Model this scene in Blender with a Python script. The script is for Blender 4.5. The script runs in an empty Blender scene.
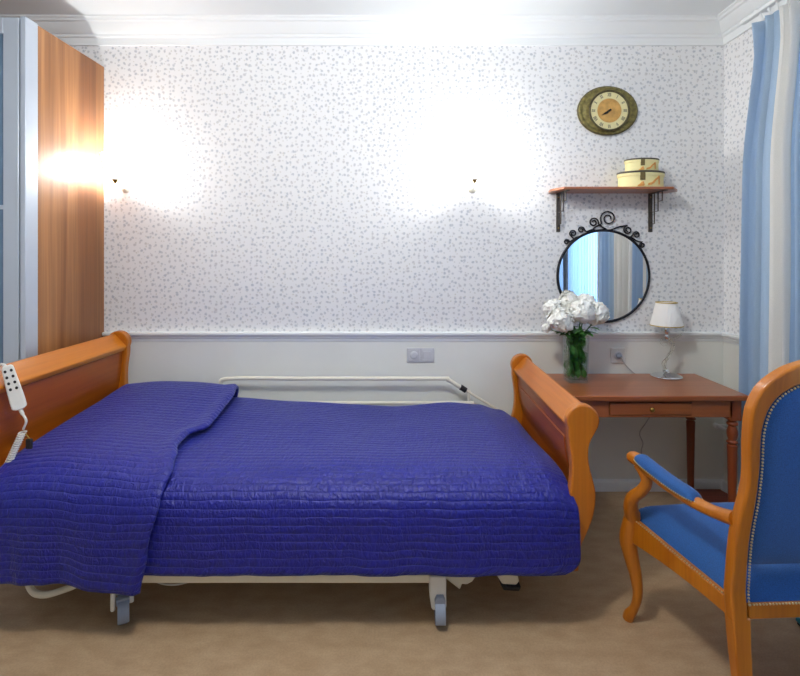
import bpy, bmesh, math, random
from mathutils import Vector, Matrix, noise
random.seed(7)
PI = math.pi
scene = bpy.context.scene
COL = scene.collection

# ---------------------------------------------------------------- materials
def lin(v):
    v /= 255.0
    return v / 12.92 if v <= 0.04045 else ((v + 0.055) / 1.055) ** 2.4
def rgb(r, g, b): return (lin(r), lin(g), lin(b), 1.0)

def new_mat(name):
    m = bpy.data.materials.new(name); m.use_nodes = True
    nt = m.node_tree
    return m, nt, nt.nodes['Principled BSDF']
def setp(b, **k):
    for key, v in k.items(): b.inputs[key.replace('_', ' ')].default_value = v
def L(nt, a, b): nt.links.new(a, b)
def N(nt, t, **k):
    n = nt.nodes.new(t)
    for key, v in k.items(): setattr(n, key, v)
    return n
def math_node(nt, op, a, b=None):
    n = N(nt, 'ShaderNodeMath', operation=op)
    for i, v in enumerate((a, b)):
        if v is None: continue
        if isinstance(v, (int, float)): n.inputs[i].default_value = v
        else: L(nt, v, n.inputs[i])
    return n.outputs[0]
def mix_col(nt, fac, a, b, blend='MIX'):
    n = N(nt, 'ShaderNodeMix', data_type='RGBA', blend_type=blend)
    for i, v in ((0, fac), (6, a), (7, b)):
        if isinstance(v, (int, float, tuple)): n.inputs[i].default_value = v
        else: L(nt, v, n.inputs[i])
    return n.outputs[2]
def ramp(nt, fac, stops):
    n = N(nt, 'ShaderNodeValToRGB'); e = n.color_ramp.elements
    while len(e) < len(stops): e.new(0.5)
    for el, (p, c) in zip(e, stops): el.position = p; el.color = c
    L(nt, fac, n.inputs[0]); return n.outputs[0]

def plain(name, col, rough=0.5, metal=0.0, var=0.06, scale=30, bump=0.0, **k):
    """plain procedural material: base colour with a fine noise variation"""
    m, nt, b = new_mat(name)
    setp(b, Roughness=rough, Metallic=metal, **k)
    tc = N(nt, 'ShaderNodeTexCoord'); nz = N(nt, 'ShaderNodeTexNoise')
    nz.inputs['Scale'].default_value = scale; nz.inputs['Detail'].default_value = 3
    L(nt, tc.outputs['Object'], nz.inputs['Vector'])
    dark = tuple(c * (1 - var) for c in col[:3]) + (1,)
    lite = tuple(min(1, c * (1 + var)) for c in col[:3]) + (1,)
    L(nt, ramp(nt, nz.outputs[0], [(0.3, dark), (0.7, lite)]), b.inputs['Base Color'])
    if bump:
        bp = N(nt, 'ShaderNodeBump'); bp.inputs['Strength'].default_value = bump; bp.inputs['Distance'].default_value = 0.002
        L(nt, nz.outputs[0], bp.inputs['Height']); L(nt, bp.outputs[0], b.inputs['Normal'])
    return m

def wood(name, dark, lite, axis=2, rough=0.35, scale=1.0, coat=0.3, contrast=(0.3, 0.7), fine=0.25):
    m, nt, b = new_mat(name)
    setp(b, Roughness=rough, Coat_Weight=coat, Coat_Roughness=0.15)
    tc = N(nt, 'ShaderNodeTexCoord'); mp = N(nt, 'ShaderNodeMapping')
    s = [14 * scale] * 3; s[axis] = 0.55 * scale
    mp.inputs['Scale'].default_value = s
    L(nt, tc.outputs['Object'], mp.inputs['Vector'])
    n1 = N(nt, 'ShaderNodeTexNoise'); n1.inputs['Scale'].default_value = 1.0; n1.inputs['Detail'].default_value = 5; n1.inputs['Distortion'].default_value = 0.6
    L(nt, mp.outputs[0], n1.inputs['Vector'])
    mp2 = N(nt, 'ShaderNodeMapping'); s2 = [120 * scale] * 3; s2[axis] = 3 * scale
    mp2.inputs['Scale'].default_value = s2
    L(nt, tc.outputs['Object'], mp2.inputs['Vector'])
    n2 = N(nt, 'ShaderNodeTexNoise'); n2.inputs['Scale'].default_value = 1.0; n2.inputs['Detail'].default_value = 2
    L(nt, mp2.outputs[0], n2.inputs['Vector'])
    c = ramp(nt, n1.outputs[0], [(contrast[0], dark), (contrast[1], lite)])
    c2 = ramp(nt, n2.outputs[0], [(0.35, (1 - fine,) * 3 + (1,)), (0.6, (1, 1, 1, 1))])
    L(nt, mix_col(nt, 1.0, c, c2, 'MULTIPLY'), b.inputs['Base Color'])
    return m

def wallpaper(name, ax):
    m, nt, b = new_mat(name); setp(b, Roughness=0.75)
    g = N(nt, 'ShaderNodeNewGeometry'); sp = N(nt, 'ShaderNodeSeparateXYZ'); L(nt, g.outputs['Position'], sp.inputs[0])
    cb = N(nt, 'ShaderNodeCombineXYZ'); L(nt, sp.outputs[ax], cb.inputs[0]); L(nt, sp.outputs[2], cb.inputs[1])
    nz = N(nt, 'ShaderNodeTexNoise'); nz.inputs['Scale'].default_value = 45; L(nt, cb.outputs[0], nz.inputs['Vector'])
    dis = N(nt, 'ShaderNodeVectorMath', operation='MULTIPLY_ADD')
    L(nt, nz.outputs['Color'], dis.inputs[0]); dis.inputs[1].default_value = (0.016, 0.016, 0); L(nt, cb.outputs[0], dis.inputs[2])
    base = rgb(236, 237, 238)
    col = base
    for sc, off, r, cols in ((27.0, 0.0, 0.225, (rgb(200, 204, 209), rgb(206, 205, 207), rgb(192, 197, 204))),
                             (31.0, 3.7, 0.15, (rgb(216, 215, 212), rgb(206, 210, 216), rgb(212, 211, 207)))):
        ad = N(nt, 'ShaderNodeVectorMath', operation='ADD'); L(nt, dis.outputs[0], ad.inputs[0]); ad.inputs[1].default_value = (off, off * 0.7, 0)
        v = N(nt, 'ShaderNodeTexVoronoi', voronoi_dimensions='2D'); v.inputs['Scale'].default_value = sc; v.inputs['Randomness'].default_value = 0.75
        L(nt, ad.outputs[0], v.inputs['Vector'])
        sx = N(nt, 'ShaderNodeSeparateXYZ'); L(nt, v.outputs['Color'], sx.inputs[0])
        spot = ramp(nt, sx.outputs[0], [(0.2, cols[0]), (0.5, cols[1]), (0.8, cols[2])])
        f = ramp(nt, v.outputs['Distance'], [(r * 0.6, (1, 1, 1, 1)), (r * 1.25, (0, 0, 0, 1))])
        col = mix_col(nt, f, col, spot)
    L(nt, col, b.inputs['Base Color'])
    return m

def quilt(name):
    m, nt, b = new_mat(name)
    setp(b, Roughness=0.45, Sheen_Weight=0.32, Sheen_Roughness=0.42, Sheen_Tint=rgb(176, 186, 240))
    uv = N(nt, 'ShaderNodeUVMap'); sp = N(nt, 'ShaderNodeSeparateXYZ'); L(nt, uv.outputs[0], sp.inputs[0])
    wob = N(nt, 'ShaderNodeTexNoise'); wob.inputs['Scale'].default_value = 7; wob.inputs['Detail'].default_value = 2; L(nt, uv.outputs[0], wob.inputs['Vector'])
    v = math_node(nt, 'ADD', sp.outputs[1], math_node(nt, 'MULTIPLY', wob.outputs[0], 0.02))
    ridge = math_node(nt, 'POWER', math_node(nt, 'ABSOLUTE', math_node(nt, 'SINE', math_node(nt, 'MULTIPLY', v, PI / 0.031))), 0.35)
    def nz(sx, sy, rot, det, dist):
        mp = N(nt, 'ShaderNodeMapping'); mp.inputs['Scale'].default_value = (sx, sy, 1); mp.inputs['Rotation'].default_value = (0, 0, rot); L(nt, uv.outputs[0], mp.inputs['Vector'])
        q = N(nt, 'ShaderNodeTexNoise'); q.inputs['Scale'].default_value = 1; q.inputs['Detail'].default_value = det; q.inputs['Distortion'].default_value = dist
        L(nt, mp.outputs[0], q.inputs['Vector']); return q
    pk = nz(62, 30, 0.5, 2, 1.2); pl = nz(11, 2.2, 0, 2, 0.3); am = nz(5, 9, 0.2, 2, 0); cr = nz(34, 9, -0.7, 2, 0.8)
    h = math_node(nt, 'MULTIPLY', ridge, math_node(nt, 'MULTIPLY', am.outputs[0], 1.7))
    h = math_node(nt, 'ADD', h, math_node(nt, 'MULTIPLY', pk.outputs[0], 1.5))
    h = math_node(nt, 'ADD', h, math_node(nt, 'MULTIPLY', cr.outputs[0], 1.2))
    h = math_node(nt, 'ADD', h, math_node(nt, 'MULTIPLY', pl.outputs[0], 1.8))
    bp = N(nt, 'ShaderNodeBump'); bp.inputs['Strength'].default_value = 0.95; bp.inputs['Distance'].default_value = 0.0045
    L(nt, h, bp.inputs['Height']); L(nt, bp.outputs[0], b.inputs['Normal'])
    c = ramp(nt, pk.outputs[0], [(0.3, rgb(5, 13, 116)), (0.7, rgb(9, 19, 138))])
    L(nt, c, b.inputs['Base Color'])
    return m

def fabric(name, col, rough=0.8, scale=420, sheen=0.3, var=0.15):
    m = plain(name, col, rough, 0, var, scale, 0.25)
    b = m.node_tree.nodes['Principled BSDF']
    setp(b, Sheen_Weight=sheen, Sheen_Roughness=0.5)
    return m

def glass(name, col=(1, 1, 1, 1), clear=0.75, rough=0.02):
    m, nt, b = new_mat(name)
    setp(b, Base_Color=col, Roughness=rough, Transmission_Weight=1.0, IOR=1.45)
    tr = N(nt, 'ShaderNodeBsdfTransparent'); tr.inputs[0].default_value = col
    mx = N(nt, 'ShaderNodeMixShader'); mx.inputs[0].default_value = clear
    L(nt, b.outputs[0], mx.inputs[1]); L(nt, tr.outputs[0], mx.inputs[2])
    L(nt, mx.outputs[0], nt.nodes['Material Output'].inputs[0])
    return m

def glow(name, col, strength, clear=0.5):
    """lit frosted lamp glass: gives off light and lets the bulb inside shine through"""
    m, nt, b = new_mat(name)
    e = N(nt, 'ShaderNodeEmission'); e.inputs[0].default_value = col; e.inputs[1].default_value = strength
    tr = N(nt, 'ShaderNodeBsdfTransparent'); tr.inputs[0].default_value = (clear, clear, clear, 1)
    ad = N(nt, 'ShaderNodeAddShader'); L(nt, e.outputs[0], ad.inputs[0]); L(nt, tr.outputs[0], ad.inputs[1])
    L(nt, ad.outputs[0], nt.nodes['Material Output'].inputs[0])
    return m

def vinyl():
    m, nt, b = new_mat('floor_vinyl'); setp(b, Roughness=0.42)
    tc = N(nt, 'ShaderNodeTexCoord')
    mp = N(nt, 'ShaderNodeMapping'); mp.inputs['Scale'].default_value = (5, 10, 1); L(nt, tc.outputs['Object'], mp.inputs['Vector'])
    n1 = N(nt, 'ShaderNodeTexNoise'); n1.inputs['Scale'].default_value = 2.0; n1.inputs['Detail'].default_value = 6; L(nt, mp.outputs[0], n1.inputs['Vector'])
    n2 = N(nt, 'ShaderNodeTexNoise'); n2.inputs['Scale'].default_value = 130; n2.inputs['Detail'].default_value = 2; L(nt, tc.outputs['Object'], n2.inputs['Vector'])
    c = ramp(nt, n1.outputs[0], [(0.3, rgb(172, 142, 108)), (0.7, rgb(188, 160, 126))])
    c2 = ramp(nt, n2.outputs[0], [(0.35, (0.88, 0.88, 0.88, 1)), (0.62, (1, 1, 1, 1))])
    L(nt, mix_col(nt, 1.0, c, c2, 'MULTIPLY'), b.inputs['Base Color'])
    return m

M = {}
M['paper_b'] = wallpaper('wallpaper_back', 0)
M['paper_r'] = wallpaper('wallpaper_side', 1)
M['cream'] = plain('cream_paint', rgb(236, 238, 231), 0.5, var=0.015, scale=4)
M['white'] = plain('white_paint', rgb(236, 240, 241), 0.55, var=0.01, scale=4)
M['ceil'] = plain('ceiling_paint', rgb(234, 239, 241), 0.8, var=0.01, scale=3)
M['floor'] = vinyl()
M['walnut'] = wood('wardrobe_walnut', rgb(134, 84, 46), rgb(186, 130, 80), 2, 0.40, 0.55, 0.12, (0.36, 0.64), 0.18)
M['honey'] = wood('honey_cherry', rgb(182, 98, 10), rgb(206, 124, 26), 1, 0.36, 0.7, 0.2, (0.3, 0.7), 0.1)
M['honey_v'] = wood('honey_cherry_upright', rgb(178, 98, 12), rgb(202, 122, 26), 2, 0.36, 0.7, 0.2, (0.3, 0.7), 0.1)
M['cherry'] = wood('cherry_panel', rgb(140, 64, 6), rgb(166, 84, 14), 1, 0.38, 0.8, 0.08, (0.3, 0.7), 0.12)
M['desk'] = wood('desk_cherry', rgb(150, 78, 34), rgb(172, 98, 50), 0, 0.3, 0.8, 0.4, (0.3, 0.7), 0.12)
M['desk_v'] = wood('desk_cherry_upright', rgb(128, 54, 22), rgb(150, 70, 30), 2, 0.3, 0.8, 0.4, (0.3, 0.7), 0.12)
M['chair'] = wood('chair_beech', rgb(170, 94, 10), rgb(194, 118, 24), 2, 0.36, 0.8, 0.25, (0.3, 0.7), 0.1)
M['red_wood'] = wood('red_brown_board', rgb(104, 44, 30), rgb(124, 56, 38), 0, 0.5, 1, 0.1)
M['shelf'] = wood('shelf_wood', rgb(160, 92, 54), rgb(186, 116, 74), 0, 0.35, 1, 0.3)
M['quilt'] = quilt('blue_quilting')
M['chair_blue'] = fabric('blue_upholstery', rgb(18, 80, 146), 0.8, 330, 0.22, 0.3)
M['curtain_blue'] = fabric('curtain_blue', rgb(168, 193, 219), 0.8, 300, 0.2, 0.06)
M['curtain_white'] = fabric('curtain_white', rgb(228, 228, 224), 0.8, 300, 0.2, 0.04)
def sheer_mat(name, col):
    m, nt, b = new_mat(name); setp(b, Base_Color=col, Roughness=0.9)
    t1 = N(nt, 'ShaderNodeBsdfTranslucent'); t1.inputs[0].default_value = col
    t2 = N(nt, 'ShaderNodeBsdfTransparent'); t2.inputs[0].default_value = col
    tc = N(nt, 'ShaderNodeTexCoord'); wv = N(nt, 'ShaderNodeTexNoise'); wv.inputs['Scale'].default_value = 500; L(nt, tc.outputs['Object'], wv.inputs['Vector'])
    m1 = N(nt, 'ShaderNodeMixShader'); m1.inputs[0].default_value = .7; L(nt, b.outputs[0], m1.inputs[1]); L(nt, t1.outputs[0], m1.inputs[2])
    m2 = N(nt, 'ShaderNodeMixShader'); L(nt, ramp(nt, wv.outputs[0], [(.3, (.25,) * 3 + (1,)), (.7, (.45,) * 3 + (1,))]), m2.inputs[0]); L(nt, m1.outputs[0], m2.inputs[1]); L(nt, t2.outputs[0], m2.inputs[2])
    L(nt, m2.outputs[0], nt.nodes['Material Output'].inputs[0]); return m
M['sheer'] = sheer_mat('blue_sheer', rgb(180, 208, 240))
M['alu'] = plain('satin_aluminium', rgb(196, 206, 218), 0.35, 0.35, 0.02, 8)
M['bluegrey'] = plain('blue_grey_glass', rgb(112, 140, 168), 0.14, 0.25, 0.03, 5)
M['plastic_w'] = plain('white_plastic', rgb(226, 226, 220), 0.4, var=0.02)
M['enamel'] = plain('cream_enamel', rgb(234, 230, 212), 0.35, var=0.02)
M['plastic_g'] = plain('grey_plastic', rgb(140, 150, 166), 0.45, var=0.05)
M['rubber'] = plain('grey_rubber', rgb(92, 104, 132), 0.6, var=0.08)
M['black'] = plain('black_plastic', rgb(24, 24, 28), 0.45, var=0.1)
M['iron'] = plain('black_iron', rgb(30, 32, 40), 0.45, 0.5, 0.1)
M['bracket'] = plain('bronze_iron', rgb(82, 74, 66), 0.45, 0.4, 0.2, 60)
M['chrome'] = plain('chrome', rgb(225, 228, 232), 0.08, 1.0, 0.01)
M['brass'] = plain('brass', rgb(170, 140, 72), 0.28, 1.0, 0.05)
M['nail'] = plain('nickel_brass_nail', rgb(206, 190, 150), 0.3, 0.8, 0.05)
M['mirror'] = plain('mirror_silver', rgb(244, 247, 250), 0.0, 1.0, 0.0)
M['glass'] = glass('clear_glass', (0.97, 0.99, 0.98, 1), 0.72)
M['crystal'] = glass('clear_crystal', (0.95, 0.95, 0.91, 1), 0.10)
M['water'] = glass('vase_water', (0.86, 0.95, 0.88, 1), 0.85)
M['pane'] = glass('window_pane', (1, 1, 1, 1), 0.95)
M['shade'] = plain('white_pleated_shade', rgb(244, 243, 240), 0.7, var=0.01)
M['gold'] = plain('gold_braid', rgb(196, 170, 96), 0.45, 0.4, 0.1)
M['petal'] = plain('white_petal', rgb(252, 252, 246), 0.6, var=0.01, scale=60)
M['leaf'] = plain('green_leaf', rgb(66, 124, 44), 0.5, var=0.5, scale=50)
M['stem'] = plain('green_stem', rgb(70, 122, 52), 0.5, var=0.3, scale=50)
M['antique'] = plain('antique_gilt', rgb(126, 116, 66), 0.5, 0.35, 0.45, 46)
M['antique_d'] = plain('dark_gilt', rgb(84, 76, 50), 0.45, 0.4, 0.4, 60)
M['dial'] = plain('cream_dial', rgb(232, 222, 168), 0.55, var=0.05, scale=20)
M['dial_art'] = plain('tan_dial_centre', rgb(206, 160, 88), 0.55, var=0.22, scale=26)
M['ink'] = plain('grey_numeral_ink', rgb(96, 96, 88), 0.6)
M['dark_ink'] = plain('dark_hand', rgb(34, 34, 30), 0.5)
M['box'] = plain('pale_yellow_card', rgb(240, 230, 170), 0.6, var=0.03)
M['box_trim'] = plain('charcoal_band', rgb(72, 66, 56), 0.6, var=0.1)
M['box_art'] = plain('orange_print', rgb(226, 166, 88), 0.6, var=0.12, scale=80)
M['box_tag'] = plain('olive_label', rgb(110, 96, 54), 0.6, var=0.2, scale=120)
M['red'] = plain('red_plastic', rgb(206, 34, 26), 0.4)
M['paleblue'] = plain('pale_blue_plastic', rgb(178, 200, 226), 0.4)
M['teal'] = plain('teal_cover', rgb(40, 130, 150), 0.4)
M['outlet'] = plain('outlet_white', rgb(222, 222, 216), 0.4, var=0.01)
M['outlet_g'] = plain('outlet_grey', rgb(206, 208, 212), 0.35, var=0.01)
M['cord'] = plain('grey_cord', rgb(186, 186, 182), 0.5)
M['sconce_glow'] = glow('lit_sconce_glass', (1.0, 0.99, 0.97, 1), 7.5, 0.8)
M['cup_glow'] = glow('lit_sconce_cup', (1.0, 0.98, 0.95, 1), 1.4, 0.12)
M['fill_lamp_glow'] = glow('lit_fill_glass', (1.0, 0.985, 0.96, 1), 3.0, 0.8)  # bowl of the added fill lamp, out of view

# ---------------------------------------------------------------- mesh helpers
def catmull(pts, n=8, closed=False):
    P = [Vector(p) for p in pts]; out = []; m = len(P)
    segs = m if closed else m - 1
    for i in range(segs):
        p0 = P[(i - 1) % m] if (closed or i > 0) else P[0] * 2 - P[1]
        p1 = P[i]; p2 = P[(i + 1) % m]
        p3 = P[(i + 2) % m] if (closed or i + 2 < m) else P[-1] * 2 - P[-2]
        for k in range(n):
            t = k / n
            out.append(0.5 * ((2 * p1) + (p2 - p0) * t + (2 * p0 - 5 * p1 + 4 * p2 - p3) * t * t + (3 * p1 - p0 - 3 * p2 + p3) * t ** 3))
    if not closed: out.append(P[-1])
    return out
def interp(x, tab):
    if x <= tab[0][0]: return tab[0][1]
    for (a, va), (b, vb) in zip(tab, tab[1:]):
        if x <= b:
            t = (x - a) / (b - a); t = t * t * (3 - 2 * t)
            return va + (vb - va) * t
    return tab[-1][1]
def sstep(a, b, x):
    t = max(0, min(1, (x - a) / (b - a))); return t * t * (3 - 2 * t)

class MB:
    def __init__(s): s.bm = bmesh.new()
    def box(s, x0, x1, y0, y1, z0, z1, mat=0):
        v = [s.bm.verts.new((x, y, z)) for z in (z0, z1) for y in (y0, y1) for x in (x0, x1)]
        for f in ((0, 2, 3, 1), (4, 5, 7, 6), (0, 1, 5, 4), (2, 6, 7, 3), (0, 4, 6, 2), (1, 3, 7, 5)):
            s.bm.faces.new([v[i] for i in f]).material_index = mat
        return s
    def hexa(s, lo, hi):
        """two quads (lists of 4 points) joined into a solid"""
        a = [s.bm.verts.new(p) for p in lo]; b = [s.bm.verts.new(p) for p in hi]
        s.bm.faces.new(a[::-1]); s.bm.faces.new(b)
        for i in range(4): s.bm.faces.new((a[i], a[(i + 1) % 4], b[(i + 1) % 4], b[i]))
        return s
    def tube(s, pts, r, seg=8, cap=True, squash=None):
        P = [Vector(p) for p in pts]; n = len(P)
        R = r if isinstance(r, (list, tuple)) else [r] * n
        T = []
        for i in range(n):
            t = (P[min(i + 1, n - 1)] - P[max(i - 1, 0)])
            T.append(t.normalized() if t.length > 1e-9 else Vector((0, 0, 1)))
        up = Vector((0, 0, 1)) if abs(T[0].z) < 0.9 else Vector((1, 0, 0))
        nrm = T[0].cross(up).normalized(); rings = []
        for i in range(n):
            nrm = (nrm - T[i] * nrm.dot(T[i])).normalized(); bn = T[i].cross(nrm)
            rings.append([s.bm.verts.new(P[i] + (nrm * math.cos(a) + bn * math.sin(a)) * R[i]) for a in [2 * PI * k / seg for k in range(seg)]])
        for a, b in zip(rings, rings[1:]):
            for k in range(seg): s.bm.faces.new((a[k], a[(k + 1) % seg], b[(k + 1) % seg], b[k]))
        if cap: s.bm.faces.new(rings[0][::-1]); s.bm.faces.new(rings[-1])
        return s
    def lathe(s, prof, c=(0, 0, 0), seg=24, sx=1, sy=1, mat4=None, ripple=None):
        rings = []
        for (r, z) in prof:
            ring = []
            for k in range(seg):
                a = 2 * PI * k / seg
                rr = r * (1 + (ripple[1] * math.cos(a * ripple[0]) if ripple else 0))
                p = Vector((rr * math.cos(a) * sx, rr * math.sin(a) * sy, z))
                if mat4: p = mat4 @ p
                ring.append(s.bm.verts.new(p + Vector(c)))
            rings.append(ring)
        for a, b in zip(rings, rings[1:]):
            for k in range(seg): s.bm.faces.new((a[k], a[(k + 1) % seg], b[(k + 1) % seg], b[k]))
        s.bm.faces.new(rings[0][::-1]); s.bm.faces.new(rings[-1])
        return s
    def prism(s, outline, w0, w1, f):
        a = [s.bm.verts.new(f(u, v, w0)) for u, v in outline]; b = [s.bm.verts.new(f(u, v, w1)) for u, v in outline]
        n = len(a)
        s.bm.faces.new(a[::-1]); s.bm.faces.new(b)
        for i in range(n): s.bm.faces.new((a[i], a[(i + 1) % n], b[(i + 1) % n], b[i]))
        return s
    def grid(s, fn, nu, nv, uvf=None):
        V = [[s.bm.verts.new(fn(i / nu, j / nv)) for j in range(nv + 1)] for i in range(nu + 1)]
        uvl = s.bm.loops.layers.uv.verify() if uvf else None
        for i in range(nu):
            for j in range(nv):
                f = s.bm.faces.new((V[i][j], V[i + 1][j], V[i + 1][j + 1], V[i][j + 1]))
                if uvf:
                    for lp, (a, b) in zip(f.loops, ((i, j), (i + 1, j), (i + 1, j + 1), (i, j + 1))):
                        lp[uvl].uv = uvf(a / nu, b / nv)
        return V
    def ball(s, c, r, sub=1, sc=(1, 1, 1)):
        m = Matrix.Translation(c) @ Matrix.Diagonal((r * sc[0], r * sc[1], r * sc[2], 1))
        bmesh.ops.create_icosphere(s.bm, subdivisions=sub, radius=1, matrix=m)
        return s

def build(name, mb, mats, parent=None, world=False, bevel=0, smooth=True, solid=0, seg=2, angle=35, fixn=True):
    bm = mb.bm
    if fixn: bmesh.ops.recalc_face_normals(bm, faces=bm.faces[:])
    if world and parent is not None:
        bmesh.ops.transform(bm, matrix=chain(parent).inverted(), verts=bm.verts[:])
    me = bpy.data.meshes.new(name); bm.to_mesh(me); bm.free()
    for m in (mats if isinstance(mats, (list, tuple)) else [mats]): me.materials.append(m)
    if smooth:
        me.polygons.foreach_set('use_smooth', [True] * len(me.polygons))
        me.set_sharp_from_angle(angle=math.radians(angle))
    o = bpy.data.objects.new(name, me); COL.objects.link(o)
    if parent is not None: o.parent = parent
    if solid:
        md = o.modifiers.new('thickness', 'SOLIDIFY'); md.thickness = solid; md.offset = -1
    if bevel:
        md = o.modifiers.new('soft_edges', 'BEVEL'); md.width = bevel; md.segments = seg; md.limit_method = 'ANGLE'; md.angle_limit = math.radians(40)
        md.harden_normals = False
    return o
def chain(o):
    m = Matrix()
    while o is not None:
        m = Matrix.LocRotScale(o.location, o.rotation_euler, o.scale) @ m
        o = o.parent
    return m
def tag(o, label, cat, group=None):
    o['label'] = label; o['category'] = cat
    if group: o['group'] = group
    return o
def thing(name, label, cat, loc=(0, 0, 0), rz=0, group=None):
    o = bpy.data.objects.new(name, None); COL.objects.link(o)
    o.location = loc; o.rotation_euler = (0, 0, rz); o.empty_display_size = 0.1
    return tag(o, label, cat, group)
def struct(name, mb, mats, **k):
    o = build(name, mb, mats, **k); o['kind'] = 'structure'; return o
def copy_tree(o, parent=None):
    c = o.copy(); COL.objects.link(c)
    if parent is not None: c.parent = parent
    for ch in list(o.children): copy_tree(ch, c)
    return c

# ---------------------------------------------------------------- the room
XL, XR, YB, YF, ZC = -3.10, 2.057, 3.185, -2.20, 2.97
struct('floor', MB().box(XL - .1, XR + .1, YF - .1, YB + .1, -0.08, 0), M['floor'], smooth=False)
struct('ceiling', MB().box(XL - .1, XR + .1, YF - .1, YB + .1, ZC, ZC + .08), M['ceil'], smooth=False)
struct('wall_back', MB().box(XL - .1, XR + .1, YB, YB + .1, 0, ZC), M['paper_b'], smooth=False)
struct('wall_left', MB().box(XL - .1, XL, YF, YB, 0, ZC), M['paper_r'], smooth=False)
struct('wall_front', MB().box(XL - .1, XR + .1, YF - .1, YF, 0, ZC), M['paper_b'], smooth=False)
WY0, WY1, WZ0, WZ1 = 0.35, 1.62, 0.85, 2.45
struct('wall_right', MB().box(XR, XR + .18, YF, WY0, 0, ZC).box(XR, XR + .18, WY1, YB, 0, ZC).box(XR, XR + .18, WY0, WY1, 0, WZ0).box(XR, XR + .18, WY0, WY1, WZ1, ZC), M['paper_r'], smooth=False)
# wainscot boards
struct('trim_1', MB().box(-1.884, XR, YB - .010, YB, 0.0, 0.975), M['cream'], smooth=False)
struct('trim_2', MB().box(XR - .010, XR, WY1 + .02, YB - .010, 0.0, 0.975).box(XR - .010, XR, YF, WY1 + .02, 0, 0.8), M['cream'], smooth=False)
# chair rail
railp = [(0.0, 0.945), (.014, 0.945), (.016, 0.962), (.022, 0.967), (.024, 0.980), (.036, 0.986), (.038, 1.001), (.034, 1.006), (0.0, 1.006)]
struct('trim_3', MB().prism(railp, 0, 1, lambda d, z, w: (-1.884 if w == 0 else XR - d, YB - d, z)), M['white'], bevel=.002)
struct('trim_4', MB().prism(railp, 0, 1, lambda d, z, w: (XR - d, WY1 + .05 if w == 0 else YB - d, z)), M['white'], bevel=.002)
# baseboards
basep = [(0.0, 0.0), (.022, 0.0), (.022, .055), (.018, .064), (.012, .070), (0.0, .072)]
struct('baseboard_back', MB().prism(basep, 0, 1, lambda d, z, w: (-1.884 if w == 0 else XR - d, YB - .009 - d, z)), M['white'], bevel=.001)
struct('baseboard_right', MB().prism(basep, 0, 1, lambda d, z, w: (XR - .009 - d, YF if w == 0 else YB - d, z)), M['white'], bevel=.001)
# cornice
corp = [(0.0, 2.825), (.014, 2.825), (.018, 2.868), (.030, 2.873), (.034, 2.887), (.042, 2.890), (.056, 2.902), (.078, 2.930), (.084, 2.941),
        (.098, 2.944), (.104, 2.957), (.114, 2.960), (.116, 2.9695), (0.0, 2.9695)]
struct('trim_5', MB().prism(corp, 0, 1, lambda d, z, w: (XL if w == 0 else XR - d, YB - d, z)), M['white'], angle=20)
struct('trim_6', MB().prism(corp, 0, 1, lambda d, z, w: (XR - d, YF if w == 0 else YB - d, z)), M['white'], angle=20)
# window in the right wall
wn = thing('window_1', 'white framed window in the wall behind the curtains', 'window', (XR + .09, (WY0 + WY1) / 2, WZ0))
wn['kind'] = 'structure'; del wn['label']; del wn['category']
f = MB(); e = .06
f.box(XR + .05, XR + .12, WY0, WY0 + e, WZ0, WZ1).box(XR + .05, XR + .12, WY1 - e, WY1, WZ0, WZ1)
f.box(XR + .05, XR + .12, WY0 + e, WY1 - e, WZ0, WZ0 + e).box(XR + .05, XR + .12, WY0 + e, WY1 - e, WZ1 - e, WZ1)
f.box(XR + .055, XR + .115, .95, 1.02, WZ0 + e, WZ1 - e)
build('window_frame', f, M['white'], wn, True, .004)
build('pane', MB().box(XR + .083, XR + .089, WY0 + e, .95, WZ0 + e, WZ1 - e), M['pane'], wn, True)
build('pane', MB().box(XR + .083, XR + .089, 1.02, WY1 - e, WZ0 + e, WZ1 - e), M['pane'], wn, True)
build('window_sill', MB().box(XR - .05, XR + .05, WY0 - .05, WY1 + .05, WZ0 - .03, WZ0), M['white'], wn, True, .006)

# ---------------------------------------------------------------- wardrobe
wd = thing('wardrobe', 'tall walnut wardrobe with pale metal framed blue-grey sliding doors', 'wardrobe', (-2.49, 2.85, 0))
build('side_panel', MB().box(-1.912, -1.89, 2.600, 3.183, 0, 2.690), M['walnut'], wd, True, .001)
build('side_panel', MB().box(-3.09, -3.07, 2.600, 3.183, 0, 2.690), M['walnut'], wd, True, .001)
build('carcass', MB().box(-3.07, -1.912, 2.62, 3.183, 2.668, 2.690).box(-3.07, -1.912, 2.62, 3.183, 0, .08).box(-3.07, -1.912, 3.165, 3.183, .08, 2.668), M['walnut'], wd, True)
build('edge_profile', MB().box(-1.915, -1.887, 2.513, 2.600, 0, 2.695), M['alu'], wd, True, .003)
for za, zb in ((2.64, 2.695), (0, .04)): build('track', MB().box(-3.09, -1.915, 2.584, 2.60, za, zb), M['alu'], wd, True, .002)
for (a, b, y) in ((-2.52, -1.922, 2.512), (-3.09, -2.50, 2.548)):
    d = MB().box(a, a + .078, y, y + .034, .045, 2.69).box(b - .078, b, y, y + .034, .045, 2.69)
    d.box(a + .078, b - .078, y, y + .034, 2.61, 2.69).box(a + .078, b - .078, y, y + .034, .045, .13)
    dr = build('door', d, M['alu'], wd, True, .003)
    build('glass_panel', MB().box(a + .078, b - .078, y + .012, y + .022, .13, 2.61), M['bluegrey'], dr, True)
    build('divider', MB().box(a + .078, b - .078, y + .004, y + .028, 1.725, 1.747), M['alu'], dr, True, .002)

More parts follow.
